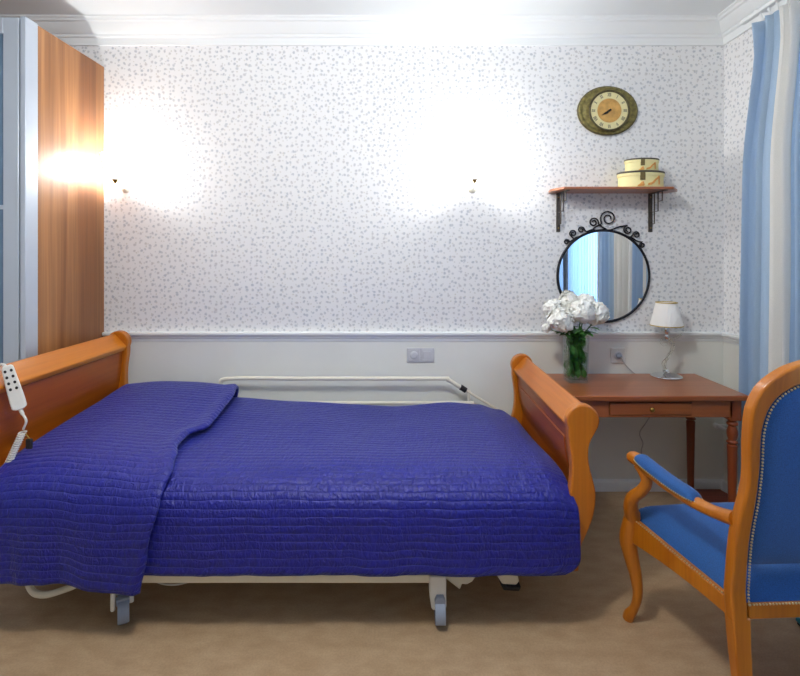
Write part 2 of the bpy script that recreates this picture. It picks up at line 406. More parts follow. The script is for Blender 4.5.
# ---------------------------------------------------------------- bed
bed = thing('hospital_bed', 'wooden sleigh-style hospital bed on castors with curved headboard and footboard', 'bed', (-.50, 2.53, 0))
BY0, BY1 = 2.016, 3.075
def post_outline():
    c = Vector((.736, .825)); r = .066
    arc = [(c.x + r * math.cos(math.radians(a)), c.y + r * math.sin(math.radians(a))) for a in range(205, -36, -12)]
    outer = catmull([(p[0], p[1], 0) for p in [arc[-1], (.763, .735), (.757, .69), (.762, .64), (.779, .575), (.787, .525), (.779, .45), (.752, .375), (.728, .32), (.719, .27), (.718, .218)]], 4)
    inner = catmull([(p[0], p[1], 0) for p in [(.640, .218), (.642, .30), (.652, .40), (.671, .49), (.686, .56), (.691, .63), (.687, .69), (.678, .75), arc[0]]], 4)
    return arc + [(p.x, p.y) for p in outer[1:]] + [(p.x, p.y) for p in inner[:-1]]
def foot_map(x, z): return (x, z)
def head_map(x, z):
    dz = .141 * sstep(.25, .70, z)
    return (-1.72 - (x - .736), z + dz)
for nm, mp in (('headboard', head_map), ('footboard', foot_map)):
    pan2 = [(.703, .79), (.708, .70), (.716, .63), (.733, .56), (.737, .52), (.724, .43), (.700, .35), (.690, .28)]
    pc = [(p.x, p.y) for p in catmull([(a, b, 0) for a, b in pan2], 5)]
    out = pc + [(x + .024, z) for x, z in pc[::-1]]
    hb = build(nm, MB().prism([mp(*p) for p in out], BY0 + .03, BY1 - .03, lambda u, v, w: (u, w, v)), M['cherry'], bed, True, .002)
    for (y0, y1) in ((BY0, BY0 + .045), (BY1 - .045, BY1)):
        build('post', MB().prism([mp(*p) for p in post_outline()], y0, y1, lambda u, v, w: (u, w, v)), M['honey_v'], hb, True, .007, seg=3)
    rp = [(.746, .872), (.679, .800), (.690, .775), (.725, .765), (.765, .775), (.788, .815), (.778, .860), (.760, .875)]
    build('top_rail', MB().prism([mp(*p) for p in rp], BY0 + .04, BY1 - .04, lambda u, v, w: (u, w, v)), M['honey'], hb, True, .006, seg=3)
    inn = [(p[0] - .006, p[1]) for p in pc if .36 < p[1] < .73]
    io = inn + [(x + .012, z) for x, z in inn[::-1]]
    if nm == 'footboard': build('raised_field', MB().prism([mp(*p) for p in io], BY0 + .14, BY1 - .14, lambda u, v, w: (u, w, v)), M['cherry'], hb, True, .004)
    br = [(.69, .235), (.69, .29), (.712, .29), (.712, .235)]
    build('bottom_rail', MB().prism([mp(*p) for p in br], BY0 + .04, BY1 - .04, lambda u, v, w: (u, w, v)), M['honey'], hb, True, .004)
# chassis
build('side_beam', MB().box(-1.30, .135, 2.03, 2.06, .163, .196), M['enamel'], bed, True, .004)
build('side_beam', MB().box(-1.30, .165, 3.00, 3.03, .163, .196), M['enamel'], bed, True, .004)
build('cross_beam', MB().box(-1.165, -1.115, 2.06, 3.00, .165, .195), M['enamel'], bed, True, .004)
build('cross_beam', MB().box(.125, .175, 2.06, 3.00, .165, .195), M['enamel'], bed, True, .004)
build('mattress_deck', MB().box(-1.66, .685, 2.09, 3.00, .36, .40), M['enamel'], bed, True, .006)
build('lift_column', MB().box(-1.16, -1.06, 2.45, 2.60, .19, .37), M['enamel'], bed, True, .006)
build('lift_column', MB().box(.05, .15, 2.45, 2.60, .19, .37), M['enamel'], bed, True, .006)
for (xa, xb) in ((.60, .688), (-1.68, -1.60)):
    for ya in (2.30, 2.72): build('deck_arm', MB().box(xa, xb, ya, ya + .06, .30, .37), M['enamel'], bed, True, .004)
build('identity_tab', MB().box(.120, .136, 2.020, 2.030, .170, .192), M['red'], bed, True, .002)
build('identity_tab', MB().box(.145, .164, 2.016, 2.030, .168, .194), M['paleblue'], bed, True, .002)
def castor(x, y, full):
    br = MB()
    yaw = 0 if full else math.atan2(-x, y)
    turn = Matrix.Translation((x, y, 0)) @ Matrix.Rotation(yaw, 4, 'Z') @ Matrix.Translation((-x, -y, 0))
    if full:   # tall tapered pillar
        br.prism([(-.034, .20), (-.034, .12), (-.026, .066), (.026, .052), (.034, .075), (.034, .20)], y - .030, y + .030, lambda u, v, w: (x + u, w, v))
    else:
        br.box(x - .042, x - .024, y - .026, y + .030, .062, .215).box(x + .024, x + .042, y - .026, y + .030, .075, .215).box(x - .024, x + .024, y - .012, y + .03, .115, .215)
    bmesh.ops.transform(br.bm, matrix=turn, verts=br.bm.verts[:])
    b = build('castor', br, M['plastic_w'], bed, True, .006, seg=3)
    dx = .008 if full else .004
    w = MB(); rot = Matrix.Rotation(PI / 2, 4, 'Y')
    w.lathe([(.020, -.019), (.046, -.019), (.050, -.013), (.050, .013), (.046, .019), (.020, .019)], (x + dx, y - .010, .050), 28, mat4=rot)
    bmesh.ops.transform(w.bm, matrix=turn, verts=w.bm.verts[:])
    build('wheel', w, M['rubber'], b, True, angle=30)
    cv = MB()
    prof = [(.052, .052), (.056, .052)]
    n = 10; o_ = []; i_ = []
    for k in range(n + 1):
        a = math.radians(200 - 130 * k / n)
        o_.append((.061 * math.cos(a), .061 * math.sin(a))); i_.append((.053 * math.cos(a), .053 * math.sin(a)))
    cv.prism(o_ + i_[::-1], x + dx - .021, x + dx + .021, lambda u, v, w: (w, y - .010 + u, .050 + v))
    if full: cv.prism([(-.019, .075), (-.022, .11), (-.014, .128), (.014, .128), (.022, .11), (.019, .075)], y - .045, y - .028, lambda u, v, w: (x + dx + u, w, v))
    else: cv.box(x - .022, x + .026, y - .040, y - .015, .088, .112)
    bmesh.ops.transform(cv.bm, matrix=turn, verts=cv.bm.verts[:])
    build('fender', cv, M['plastic_g'], b, True, .002)
castor(-1.140, 2.045, False); castor(.149, 2.045, True); castor(-1.140, 3.01, False); castor(.149, 3.01, True)
# lifting bar low at the head end, hanging cable, covers and pedal
bar = catmull([(-1.56, 2.12, .20), (-1.545, 2.07, .155), (-1.508, 2.05, .115), (-1.46, 2.05, .103), (-1.40, 2.06, .113), (-1.336, 2.09, .128), (-1.25, 2.16, .165)], 6)
build('tubular_bar', MB().tube(bar, .013, 10), M['enamel'], bed, True)
build('cable', MB().tube(catmull([(-1.02, 2.05, .180), (-.99, 2.04, .160), (-.93, 2.04, .150), (-.87, 2.045, .160), (-.84, 2.05, .178)], 6), .0035, 6), M['cord'], bed, True)
cvr = [(.155, .200), (.165, .152), (.248, .088), (.257, .113), (.275, .109), (.300, .122), (.320, .150), (.325, .200)]
build('motor_cover', MB().prism(cvr, 2.10, 2.16, lambda u, v, w: (u, w, v)), M['enamel'], bed, True, .006)
pd = build('brake_pedal', MB().prism([(.37, .165), (.40, .145), (.430, .098), (.490, .095), (.502, .110), (.496, .132), (.46, .160)], 2.12, 2.19, lambda u, v, w: (u, w, v)), M['enamel'], bed, True, .006)
build('pedal_pad', MB().prism([(.418, .108), (.434, .078), (.500, .074), (.508, .094), (.470, .092), (.440, .096)], 2.112, 2.198, lambda u, v, w: (u, w, v)), M['black'], pd, True, .004)
build('pedal_arm', MB().box(.150, .44, 2.14, 2.17, .135, .152), M['enamel'], pd, True, .003)
# safety rail on the wall side
sr = MB().tube(catmull([(-1.13, 3.095, .60), (-1.115, 3.095, .69), (-1.06, 3.095, .729), (-.6, 3.095, .729), (.22, 3.095, .729), (.285, 3.095, .724), (.34, 3.095, .692), (.372, 3.095, .672)], 6), .0125, 10)
rail = build('safety_rail', sr, M['enamel'], bed, True)
build('lower_bar', MB().tube([(-1.13, 3.095, .578), (.45, 3.095, .578)], .0115, 10), M['enamel'], rail, True)
build('slide_rod', MB().tube([(.37, 3.095, .674), (.60, 3.095, .535)], .008, 8), M['enamel'], rail, True)
build('clamp', MB().tube([(.368, 3.095, .677), (.402, 3.095, .655)], .017, 10), M['black'], rail, True)
build('rail_post', MB().box(.41, .43, 3.09, 3.105, .38, .655), M['enamel'], rail, True, .003)
build('rail_post', MB().box(-1.14, -1.12, 3.09, 3.105, .38, .62), M['enamel'], rail, True, .003)
for xa in (.40, -1.15): build('rail_mount', MB().box(xa, xa + .04, 2.99, 3.10, .365, .395), M['enamel'], rail, True, .003)

# ---------------------------------------------------------------- mattress and bedspread
mat_ = build('mattress', MB().box(-1.64, .62, 2.10, 2.98, .402, .525), M['white'], None, False, .05, seg=4)
tag(mat_, 'white mattress hidden under the blue quilted bedspread', 'mattress')

MAINP = catmull([(0, 3.050, .47), (0, 3.045, .54), (0, 3.028, .588), (0, 2.98, .605), (0, 2.60, .607), (0, 2.25, .606), (0, 2.12, .598), (0, 2.045, .572), (0, 1.992, .525), (0, 1.968, .46), (0, 1.958, .35), (0, 1.952, .243)], 12)
def arclen(P):
    s = [0]
    for a, b in zip(P, P[1:]): s.append(s[-1] + (b - a).length)
    return s
def sampler(P):
    S = arclen(P); tot = S[-1]
    def at(t):
        d = t * tot
        lo, hi = 0, len(S) - 1
        while hi - lo > 1:
            mid = (lo + hi) // 2
            if S[mid] <= d: lo = mid
            else: hi = mid
        k = (d - S[lo]) / max(1e-9, S[hi] - S[lo])
        return P[lo].lerp(P[hi], min(1, k))
    return at, tot
main_at, main_len = sampler(MAINP)
FARZ = [(-1.7, .035), (-1.0, .035), (-.6, .008), (-.07, -.022), (.28, .006), (.46, -.008), (.58, -.040), (.70, -.070)]
def ruffle(x, z, seed=0.0):
    return noise.noise(Vector((x * 5.5 + seed, z * 0.9, seed))) * .014 + noise.noise(Vector((x * 17 + seed, z * 2.5, 3.1 + seed))) * .005
def spread(u, v):
    p = main_at(v); y, z = p.y, p.z
    side = sstep(.58, .50, z) if y < 2.3 else 0.0
    xm = .690 + .016 * side
    if side > 0 and z < .305: xm -= .075 * (1 - math.sqrt(max(0, 1 - ((.305 - z) / .063) ** 2)))
    x = -1.62 + (xm + 1.62) * u
    top = sstep(.25, .56, z)
    far = sstep(2.0, 3.0, y)
    z += top * interp(x, FARZ) * far
    z += top * .006 * noise.noise(Vector((x * 3, y * 3, 1.7)))
    endf = sstep(.60, .704, x)
    z -= .030 * endf * sstep(.35, .6, z)
    if y < 2.2: y += endf ** 2 * .010 * side
    hang = sstep(.56, .30, z) * (1 if y < 2.4 else 0)
    y += ruffle(x, z) * hang
    return Vector((x, y, z))
bs = MB(); bs.grid(spread, 230, 120, lambda u, v: (u * 2.3, v * main_len))
bedspread = build('bedspread', bs, M['quilt'], None, solid=.010, angle=80, fixn=True)
tag(bedspread, 'royal blue quilted bedspread draped over the hospital bed', 'bedspread')
FLAPP = catmull([(0, 3.070, .50), (0, 3.066, .62), (0, 3.045, .695), (0, 2.99, .722), (0, 2.70, .695), (0, 2.40, .664), (0, 2.20, .650), (0, 2.09, .634), (0, 2.01, .600), (0, 1.955, .540), (0, 1.932, .46), (0, 1.925, .35), (0, 1.918, .200)], 12)
flap_at, flap_len = sampler(FLAPP)
FE = [(0.0, -1.0), (.08, -1.0), (.13, -.985), (.26, -.95), (.48, -.940), (.535, -1.00), (.60, -1.00), (.66, -.965), (.72, -.938), (.80, -.945), (.92, -.980), (1.0, -1.005)]
HEM = [(-1.7, .03), (-1.3, .028), (-1.18, .004), (-1.0, -.008)]
def flap(u, v):
    p = flap_at(v); y, z = p.y, p.z
    xe = interp(v, FE)
    x = -1.652 + (xe + 1.652) * u
    top = sstep(.40, .62, z)
    z += top * (.018 * math.sin(PI * min(1, max(0, u * 1.05))) - .012 * u)
    z += top * .012 * noise.noise(Vector((x * 3.2, y * 2.4, 7.7)))
    z += sstep(.5, .2, z) * (interp(x, HEM) if y < 2.4 else 0)
    hang = sstep(.58, .30, z) * (1 if y < 2.4 else 0)
    y += (ruffle(x * 1.1, z, 5.3) * 1.3) * hang
    # the free edge rolls slightly under
    ed = sstep(.94, 1.0, u)
    z += .012 * (sstep(.86, .97, u) - 1.3 * sstep(.97, 1.0, u)) * top
    y -= .014 * (sstep(.86, .97, u) - 1.2 * sstep(.97, 1.0, u)) * hang
    return Vector((x, y, z))
fl = MB(); fl.grid(flap, 80, 120, lambda u, v: (u * .7 + 5, v * flap_len + .4 + .01 * math.sin(u * 6)))
flo = build('folded_over_section', fl, M['quilt'], bedspread, solid=.016, angle=80)

# ---------------------------------------------------------------- hand control on the headboard
rm = thing('bed_remote', 'white bed hand control with coiled cord hooked over the headboard', 'remote control', (-1.635, 2.11, .936))
ax = Vector((-.044, -.012, .178)).normalized(); nrm = Vector((.50, -.80, .30)); nrm = (nrm - ax * nrm.dot(ax)).normalized(); rt = ax.cross(nrm) * -1
rt = nrm.cross(ax) * -1
def rp_(a, b, c): return ax * a + rt * b + nrm * c     # along, across, out
hs = MB().prism([(.092, -.020), (.098, -.012), (.098, .012), (.092, .020), (.02, .024), (-.060, .027), (-.088, .026), (-.096, .012), (-.096, -.012), (-.088, -.026), (-.060, -.027), (.02, -.024)], -.014, .014, lambda a, b, c: rp_(a, b, c))
build('housing', hs, M['plastic_w'], rm, False, .005, seg=3)
for i in range(4):
    for sx in (-1, 1):
        mt = Matrix((rt.to_tuple() + (0,), ax.to_tuple() + (0,), nrm.to_tuple() + (0,), (0, 0, 0, 1))).transposed()
        bt = MB().lathe([(.0046, 0), (.0052, .0008), (.0046, .002), (.002, .0024)], rp_(.075 - i * .026, sx * .0105, .0142), 14, mat4=mt, sx=1, sy=1.25)
        build('button', bt, M['plastic_g'] if 0 else M['black'], rm)
build('hook', MB().tube(catmull([rp_(.080, -.004, -.012), rp_(.100, -.010, -.025), rp_(.104, -.022, -.045), rp_(.085, -.035, -.060)], 5), .007, 8), M['plastic_w'], rm)
b0 = rp_(-.098, 0, 0)
wp = Vector((-1.635, 2.11, .936))
c1 = Vector((-1.607, 2.125, .745)) - wp
build('strain_relief', MB().tube(catmull([b0 + ax * .006, b0 - ax * .018 + Vector((.004, 0, 0)), b0 - ax * .045 + Vector((.012, 0, -.005)), c1 + Vector((.002, 0, .010))], 5), [.0075] * 6 + [.005] * 10, 8), M['plastic_w'], rm)
c2 = Vector((-1.655, 2.09, .595)) - wp
pts = []
turns = 17
for k in range(turns * 10 + 1):
    t = k / (turns * 10); a = 2 * PI * turns * t
    pts.append(c1.lerp(c2, t) + Vector((math.cos(a) * .0125, math.sin(a) * .0125, 0)))
build('coiled_cord', MB().tube(pts, .0036, 6), M['plastic_w'], rm)
kt = c1 + Vector((.030, -.004, -.050))
build('key_tag', MB().box(kt.x - .013, kt.x + .013, kt.y - .006, kt.y + .006, kt.z - .022, kt.z + .022), M['black'], rm, False, .004)
build('tag_loop', MB().tube(catmull([c1 + Vector((.004, 0, -.006)), c1 + Vector((.018, -.004, -.012)), kt + Vector((.002, 0, .020))], 5), .0022, 6), M['brass'], rm)

# ---------------------------------------------------------------- desk
dk = thing('writing_desk', 'reddish cherry wood writing desk with one drawer and turned legs', 'desk', (1.33, 2.90, 0))
DX0, DX1, DY0, DY1 = .825, 1.845, 2.640, 3.140
build('desk_top', MB().box(DX0, DX1, DY0, DY1, .722, .750), M['desk'], dk, True, .006, seg=3)
ap = MB().box(DX0 + .075, 1.110, DY0 + .028, DY0 + .050, .628, .722).box(1.550, DX1 - .075, DY0 + .028, DY0 + .050, .628, .722)
ap.box(1.110, 1.550, DY0 + .028, DY0 + .050, .628, .640).box(1.110, 1.550, DY0 + .028, DY0 + .050, .708, .722)
ap.box(DX0 + .075, DX1 - .075, DY1 - .045, DY1 - .025, .628, .722)
ap.box(DX0 + .028, DX0 + .048, DY0 + .075, DY1 - .07, .628, .722).box(DX1 - .048, DX1 - .028, DY0 + .075, DY1 - .07, .628, .722)
build('apron', ap, M['desk'], dk, True, .002)
drw = build('drawer', MB().box(1.113, 1.547, DY0 + .022, DY0 + .044, .643, .705).box(1.13, 1.53, DY0 + .044, DY1 - .10, .645, .70), M['desk'], dk, True, .003)
kn = MB().lathe([(.004, 0), (.005, .008), (.011, .014), (.012, .020), (.008, .025), (.002, .0265)], (1.33, DY0 + .022, .675), 18, mat4=Matrix.Rotation(PI / 2, 4, 'X'))
build('knob', kn, M['brass'], drw, True)
tl = [(.013, 0), (.015, .004), (.019, .02), (.0185, .05), (.0205, .20), (.0235, .40), (.0255, .468), (.020, .474), (.020, .478), (.028, .484), (.028, .490), (.021, .496), (.020, .500), (.024, .512), (.027, .530), (.026, .548),
      (.020, .566), (.018, .574), (.026, .580), (.028, .586), (.026, .592), (.020, .598), (.024, .606), (.030, .612)]
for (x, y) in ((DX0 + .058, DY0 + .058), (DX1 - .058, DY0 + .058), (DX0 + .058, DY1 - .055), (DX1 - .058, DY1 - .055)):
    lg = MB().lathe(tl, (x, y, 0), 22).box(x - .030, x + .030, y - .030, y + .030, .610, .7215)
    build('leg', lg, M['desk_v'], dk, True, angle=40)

# ---------------------------------------------------------------- table lamp
tlm = thing('table_lamp', 'table lamp with white pleated shade and twisted crystal stem on desk', 'lamp', (1.626, 3.062, .7505))
build('base', MB().lathe([(.086, 0), (.089, .003), (.086, .007), (.072, .012), (.048, .018), (.026, .026), (.014, .034), (.010, .042)], (0, 0, 0), 40), M['chrome'], tlm, angle=50)
sp0 = catmull([(-.010, 0, .034), (-.015, 0, .078), (.008, 0, .118), (.030, 0, .152), (.040, 0, .188), (.026, 0, .216), (.004, 0, .242)], 6)
def strand(ph, r): return [p + Vector((r * math.cos(k * .42 + ph), r * math.sin(k * .42 + ph), 0)) for k, p in enumerate(sp0)]
st = MB().tube(strand(0, .0045), [.0095 - .003 * k / len(sp0) for k in range(len(sp0))], 10)
stm = build('stem', st, M['crystal'], tlm)
build('stem', MB().tube(strand(PI, .0075), .0055, 8), M['crystal'], tlm)
curl = [(-.014 - .020 * math.sin(a), 0.0, .212 + .022 * math.cos(a)) for a in [PI * 1.6 * k / 14 - .5 for k in range(15)]]
build('curl', MB().tube(curl, [.0065 - .0002 * k for k in range(15)], 8), M['crystal'], tlm)
lf = MB().tube(catmull([(.022, 0, .226), (.040, -.006, .232), (.062, -.010, .243), (.088, -.014, .262)], 6), [.004 + .004 * math.sin(PI * k / 18) for k in range(19)], 8)
build('glass_leaf', lf, M['crystal'], tlm)
build('socket', MB().lathe([(.008, .228), (.014, .236), (.016, .250), (.012, .258), (.018, .268), (.020, .300), (.016, .310), (.012, .345), (.006, .36)], (0, 0, 0), 20), M['chrome'], tlm, angle=40)
shp = [(.0925, .310), (.0905, .317), (.0600, .446), (.0590, .456), (.0580, .456), (.0585, .446), (.0885, .317), (.0910, .310)]
sh = MB(); segn = 120
rings = []
for (r, z) in shp:
    amp = .012 if .313 < z < .450 else .004
    rings.append([sh.bm.verts.new((r * (1 + amp * (1 if k % 2 else -1)) * math.cos(2 * PI * k / segn), r * (1 + amp * (1 if k % 2 else -1)) * math.sin(2 * PI * k / segn), z)) for k in range(segn)])
for a, b in zip(rings, rings[1:] + rings[:1]):
    for k in range(segn): sh.bm.faces.new((a[k], a[(k + 1) % segn], b[(k + 1) % segn], b[k]))
shade = build('lamp_shade', sh, M['shade'], tlm, smooth=False)
for r, z in ((.0917, .313), (.0598, .453)):
    ring = [(r * math.cos(2 * PI * k / 48), r * math.sin(2 * PI * k / 48), z) for k in range(49)]
    build('braid_trim', MB().tube(ring, .0032, 6), M['gold'], shade)
build('shade_spider', MB().tube([(-.060, 0, .440), (.060, 0, .440)], .0016, 6).tube([(0, -.060, .440), (0, .060, .440)], .0016, 6).tube([(0, 0, .435), (0, 0, .35)], .003, 6), M['chrome'], tlm)

# ---------------------------------------------------------------- vase with flowers
vx, vy = 1.030, 2.955
vs = thing('glass_vase', 'square clear glass vase on the desk holding white flowers', 'vase', (vx, vy, .7505))
def sq(h, z): return [(-h, -h, z), (h, -h, z), (h, h, z), (-h, h, z)]
g = MB()
o0 = [g.bm.verts.new(p) for p in sq(.055, 0)]; o1 = [g.bm.verts.new(p) for p in sq(.061, .272)]
i1 = [g.bm.verts.new(p) for p in sq(.056, .272)]; i0 = [g.bm.verts.new(p) for p in sq(.050, .016)]
g.bm.faces.new(o0[::-1]); g.bm.faces.new(i0)
for a, b in ((o0, o1), (o1, i1), (i1, i0)):
    for k in range(4): g.bm.faces.new((a[k], a[(k + 1) % 4], b[(k + 1) % 4], b[k]))
build('vase_body', g, M['glass'], vs, bevel=.002)
build('water', MB().hexa(sq(.0495, .0165), sq(.0535, .175)), M['water'], vs)
def leaf_into(mb, base, d, ln, w, up):
    d = Vector(d).normalized(); up = Vector(up); side = d.cross(up).normalized(); up = side.cross(d)
    base = Vector(base)
    def fn(u, v):
        t = u; ww = w * math.sin(PI * min(1, t * .96 + .02)) ** .8
        return base + d * ln * t + side * ww * (v - .5) * 2 + up * (-.35 * ln * t * t + .25 * abs(v - .5) * ww * 2)
    mb.grid(fn, 6, 2)
def bloom(mb, c, R):
    c = Vector(c)
    mb.ball(c, R * .80, 2)
    ng = 2.39996
    n = 84
    for k in range(n):
        zc = 1 - 1.72 * (k + .5) / n
        rr = math.sqrt(max(0, 1 - zc * zc)); a = k * ng + random.uniform(-.2, .2)
        d = Vector((rr * math.cos(a), rr * math.sin(a), zc)).normalized()
        t1 = d.cross(Vector((.3, .2, 1))).normalized(); t2 = d.cross(t1)
        sp = random.uniform(0, 2 * PI); e1 = t1 * math.cos(sp) + t2 * math.sin(sp); e2 = d.cross(e1)
        sz = R * random.uniform(.28, .40); off = R * random.uniform(.68, 1.0); cup = random.uniform(.3, .8)
        def fn(u, v):
            x = (u - .5) * 2; y = (v - .5) * 2
            q = 1 - .28 * (x * x * y * y)
            return c + d * (off + sz * cup * (.6 * y + .4 * x * x) + .04 * R * math.sin(5 * x + k)) + e1 * sz * x * q + e2 * sz * y * q
        mb.grid(fn, 3, 3)
G_FL = 'white flowers in the glass vase'
heads = [  # (x, z) of the head, y offset, radius, label
    ((560.6, 320.0), -.05, .064, 'large white bloom lowest at the front left of the vase bouquet'),
    ((552.5, 310.0), .01, .052, 'white bloom at the outer left edge of the vase bouquet'),
    ((581.0, 311.5), -.035, .064, 'full white bloom in the middle front of the vase bouquet'),
    ((595.8, 314.5), .005, .060, 'round white bloom at the far right of the vase bouquet'),
    ((569.0, 302.0), .03, .056, 'topmost white bloom of the vase bouquet, overlapping the mirror rim'),
    ((585.0, 303.5), .055, .050, 'white bloom at the back of the bouquet in front of the mirror glass')]
def at_px(px, py, Y): return Vector(((px - 401) * Y / 500, Y, 1.5 + (254 - py) * Y / 500))
for i, ((px, py), dy, R, lab) in enumerate(heads):
    h = at_px(px, py, vy + dy); R *= 1.10
    ft = thing('white_flower', lab, 'flower', (vx, vy, .772), 0, G_FL)
    hb = MB(); bloom(hb, h, R)
    build('flower_head', hb, M['petal'], ft, True, fixn=False, angle=70, solid=.0008)
    a = i * 1.05; foot = Vector((vx + .026 * math.cos(a + 3), vy + .026 * math.sin(a + 3), .776))
    neck = Vector((vx + (h.x - vx) * .45, vy + (h.y - vy) * .45, 1.01))
    neck.x = max(vx - .042, min(vx + .042, neck.x)); neck.y = max(vy - .042, min(vy + .042, neck.y))
    path = catmull([foot, (foot + neck) / 2, neck, h - Vector((0, 0, R * .5))], 6)
    build('stem', MB().tube(path, .0035, 6), M['stem'], ft, True)
    lm = MB()
    for k in range(24):
        t = random.uniform(.0, .85); q = path[int(t * (len(path) - 1))]
        ang = random.uniform(0, 2 * PI); ln = random.uniform(.05, .085)
        inside = q.z < 1.0
        if inside:
            q = Vector((vx + random.uniform(-.045, .045), vy + random.uniform(-.040, .040), q.z))
            d = Vector((math.cos(ang) * .45, math.sin(ang) * .45, random.uniform(.5, 1.0)))
            tgt = q + d.normalized() * ln
            tgt.x = max(vx - .046, min(vx + .046, tgt.x)); tgt.y = max(vy - .042, min(vy + .042, tgt.y)); d = tgt - q
            leaf_into(lm, q, d, d.length, .016, (math.cos(ang), math.sin(ang), .3))
        else:
            leaf_into(lm, q, (math.cos(ang), math.sin(ang), .25), ln, .021, (0, 0, 1))
    for k in range(2):
        ang = a + k * 2.2 + .4; q = neck + Vector((0, 0, .02))
        leaf_into(lm, q, (math.cos(ang), math.sin(ang) * .7, .35), .085, .019, (0, 0, 1))
    build('leaf', lm, M['leaf'], ft, True, fixn=False, angle=80)
bd = at_px(546.5, 328, vy - .02)
ft = thing('white_flower', 'small half-open white bud drooping left of the glass vase', 'flower', (vx, vy, .772), 0, G_FL)
bb = MB(); bloom(bb, bd, .026); build('flower_head', bb, M['petal'], ft, True, fixn=False, angle=70, solid=.0006)
build('stem', MB().tube(catmull([(vx - .02, vy - .01, .776), (vx - .042, vy - .01, 1.0), (bd.x + .04, bd.y, 1.05), bd], 6), .003, 6), M['stem'], ft, True)

# ---------------------------------------------------------------- wall mirror
mx_, mz_ = 1.284, 1.360
mr = thing('wall_mirror', 'round wall mirror with black iron rim and scrollwork crest above desk', 'mirror', (mx_, YB, mz_))
rotx = Matrix.Rotation(PI / 2, 4, 'X')
build('mirror_glass', MB().lathe([(.286, .0), (.289, .004), (.289, .012), (.286, .0135)], (0, -.001, 0), 96, mat4=rotx), M['mirror'], mr, smooth=False)
build('rim', MB().tube([(.290 * math.cos(2 * PI * k / 96), -.012, .290 * math.sin(2 * PI * k / 96)) for k in range(97)], .0085, 10), M['iron'], mr)
def wx(px, py): return Vector(((px - 401) / 157.0 - mx_, -.012, 1.5 + (254 - py) / 157.0 - mz_))
def spiral(c, r, a0, turns, sgn, end):
    pts = []; n = int(26 * turns)
    for k in range(n + 1):
        t = k / n; a = a0 + sgn * 2 * PI * turns * (1 - t); rr = r * (1 - .72 * (1 - t))
        pts.append(c + Vector((rr * math.cos(a), 0, rr * math.sin(a))))
    return pts + catmull([pts[-1]] + [Vector(e) for e in end], 6)[1:]
R_ = lambda deg, r=.292: Vector((r * math.cos(math.radians(deg)), -.012, r * math.sin(math.radians(deg))))
for (px, py, r, a0, tn, sg, end) in (
        (607.5, 218.5, .050, 200, 1.6, -1, [(wx(600.5, 224)), R_(99, .315), R_(108), R_(115)]),
        (593.0, 222.5, .030, -10, 1.5, 1, [R_(94, .322), R_(84), R_(80)]),
        (580.5, 230.0, .021, 0, 1.4, 1, [wx(586, 231.5), wx(592, 229.5), R_(100)]),
        (572.5, 233.5, .022, 200, 1.4, -1, [R_(128, .298), R_(122)]),
        (566.0, 242.0, .017, 0, 1.4, 1, [wx(572, 240), R_(126, .300), R_(120)]),
        (627.0, 230.0, .028, 95, 1.5, 1, [wx(618, 227), R_(80, .300), R_(88)]),
        (635.5, 235.0, .022, 180, 1.4, -1, [R_(56, .298), R_(62)]),
        (641.5, 245.0, .018, 90, 1.4, 1, [wx(636, 241.0), R_(54, .302), R_(60)])):
    build('scroll', MB().tube(spiral(wx(px, py), r, math.radians(a0), tn, sg, end), .0048, 6), M['iron'], mr)

# ---------------------------------------------------------------- wall shelf and boxes
sf = thing('wall_shelf', 'small reddish wooden wall shelf on two stepped iron brackets', 'shelf', (1.293, YB, 1.885))
so = [(.938, YB - .001), (.922, 3.095), (.968, 2.970), (1.620, 2.970), (1.712, 3.095), (1.690, YB - .001)]
build('board', MB().prism(so, 1.885, 1.9005, lambda u, v, w: (u, v, w)), M['shelf'], sf, True, .003)
for X in (1.000, 1.586):
    bk = build('bracket', MB().box(X - .013, X + .013, YB - .008, YB - .001, 1.64, 1.884), M['bracket'], sf, True, .002)
    r_ = .0042
    build('step_rod', MB().tube([(X, YB - .008, 1.690), (X, 3.130, 1.690), (X, 3.130, 1.765), (X, 3.085, 1.765), (X, 3.085, 1.825), (X, 3.035, 1.825), (X, 3.035, 1.880)], r_, 6)
          .tube([(X, YB - .008, 1.765), (X, 3.130, 1.765), (X, 3.130, 1.880)], r_, 6).tube([(X, 3.085, 1.825), (X, 3.085, 1.880)], r_, 6)
          , M['bracket'], bk, True)
    build('top_arm', MB().box(X - .010, X + .010, 2.99, YB - .001, 1.880, 1.8845), M['bracket'], bk, True)
    for zz in (1.665, 1.86): build('screw', MB().ball((X, YB - .009, zz), .005, 1), M['brass'], bk, True)
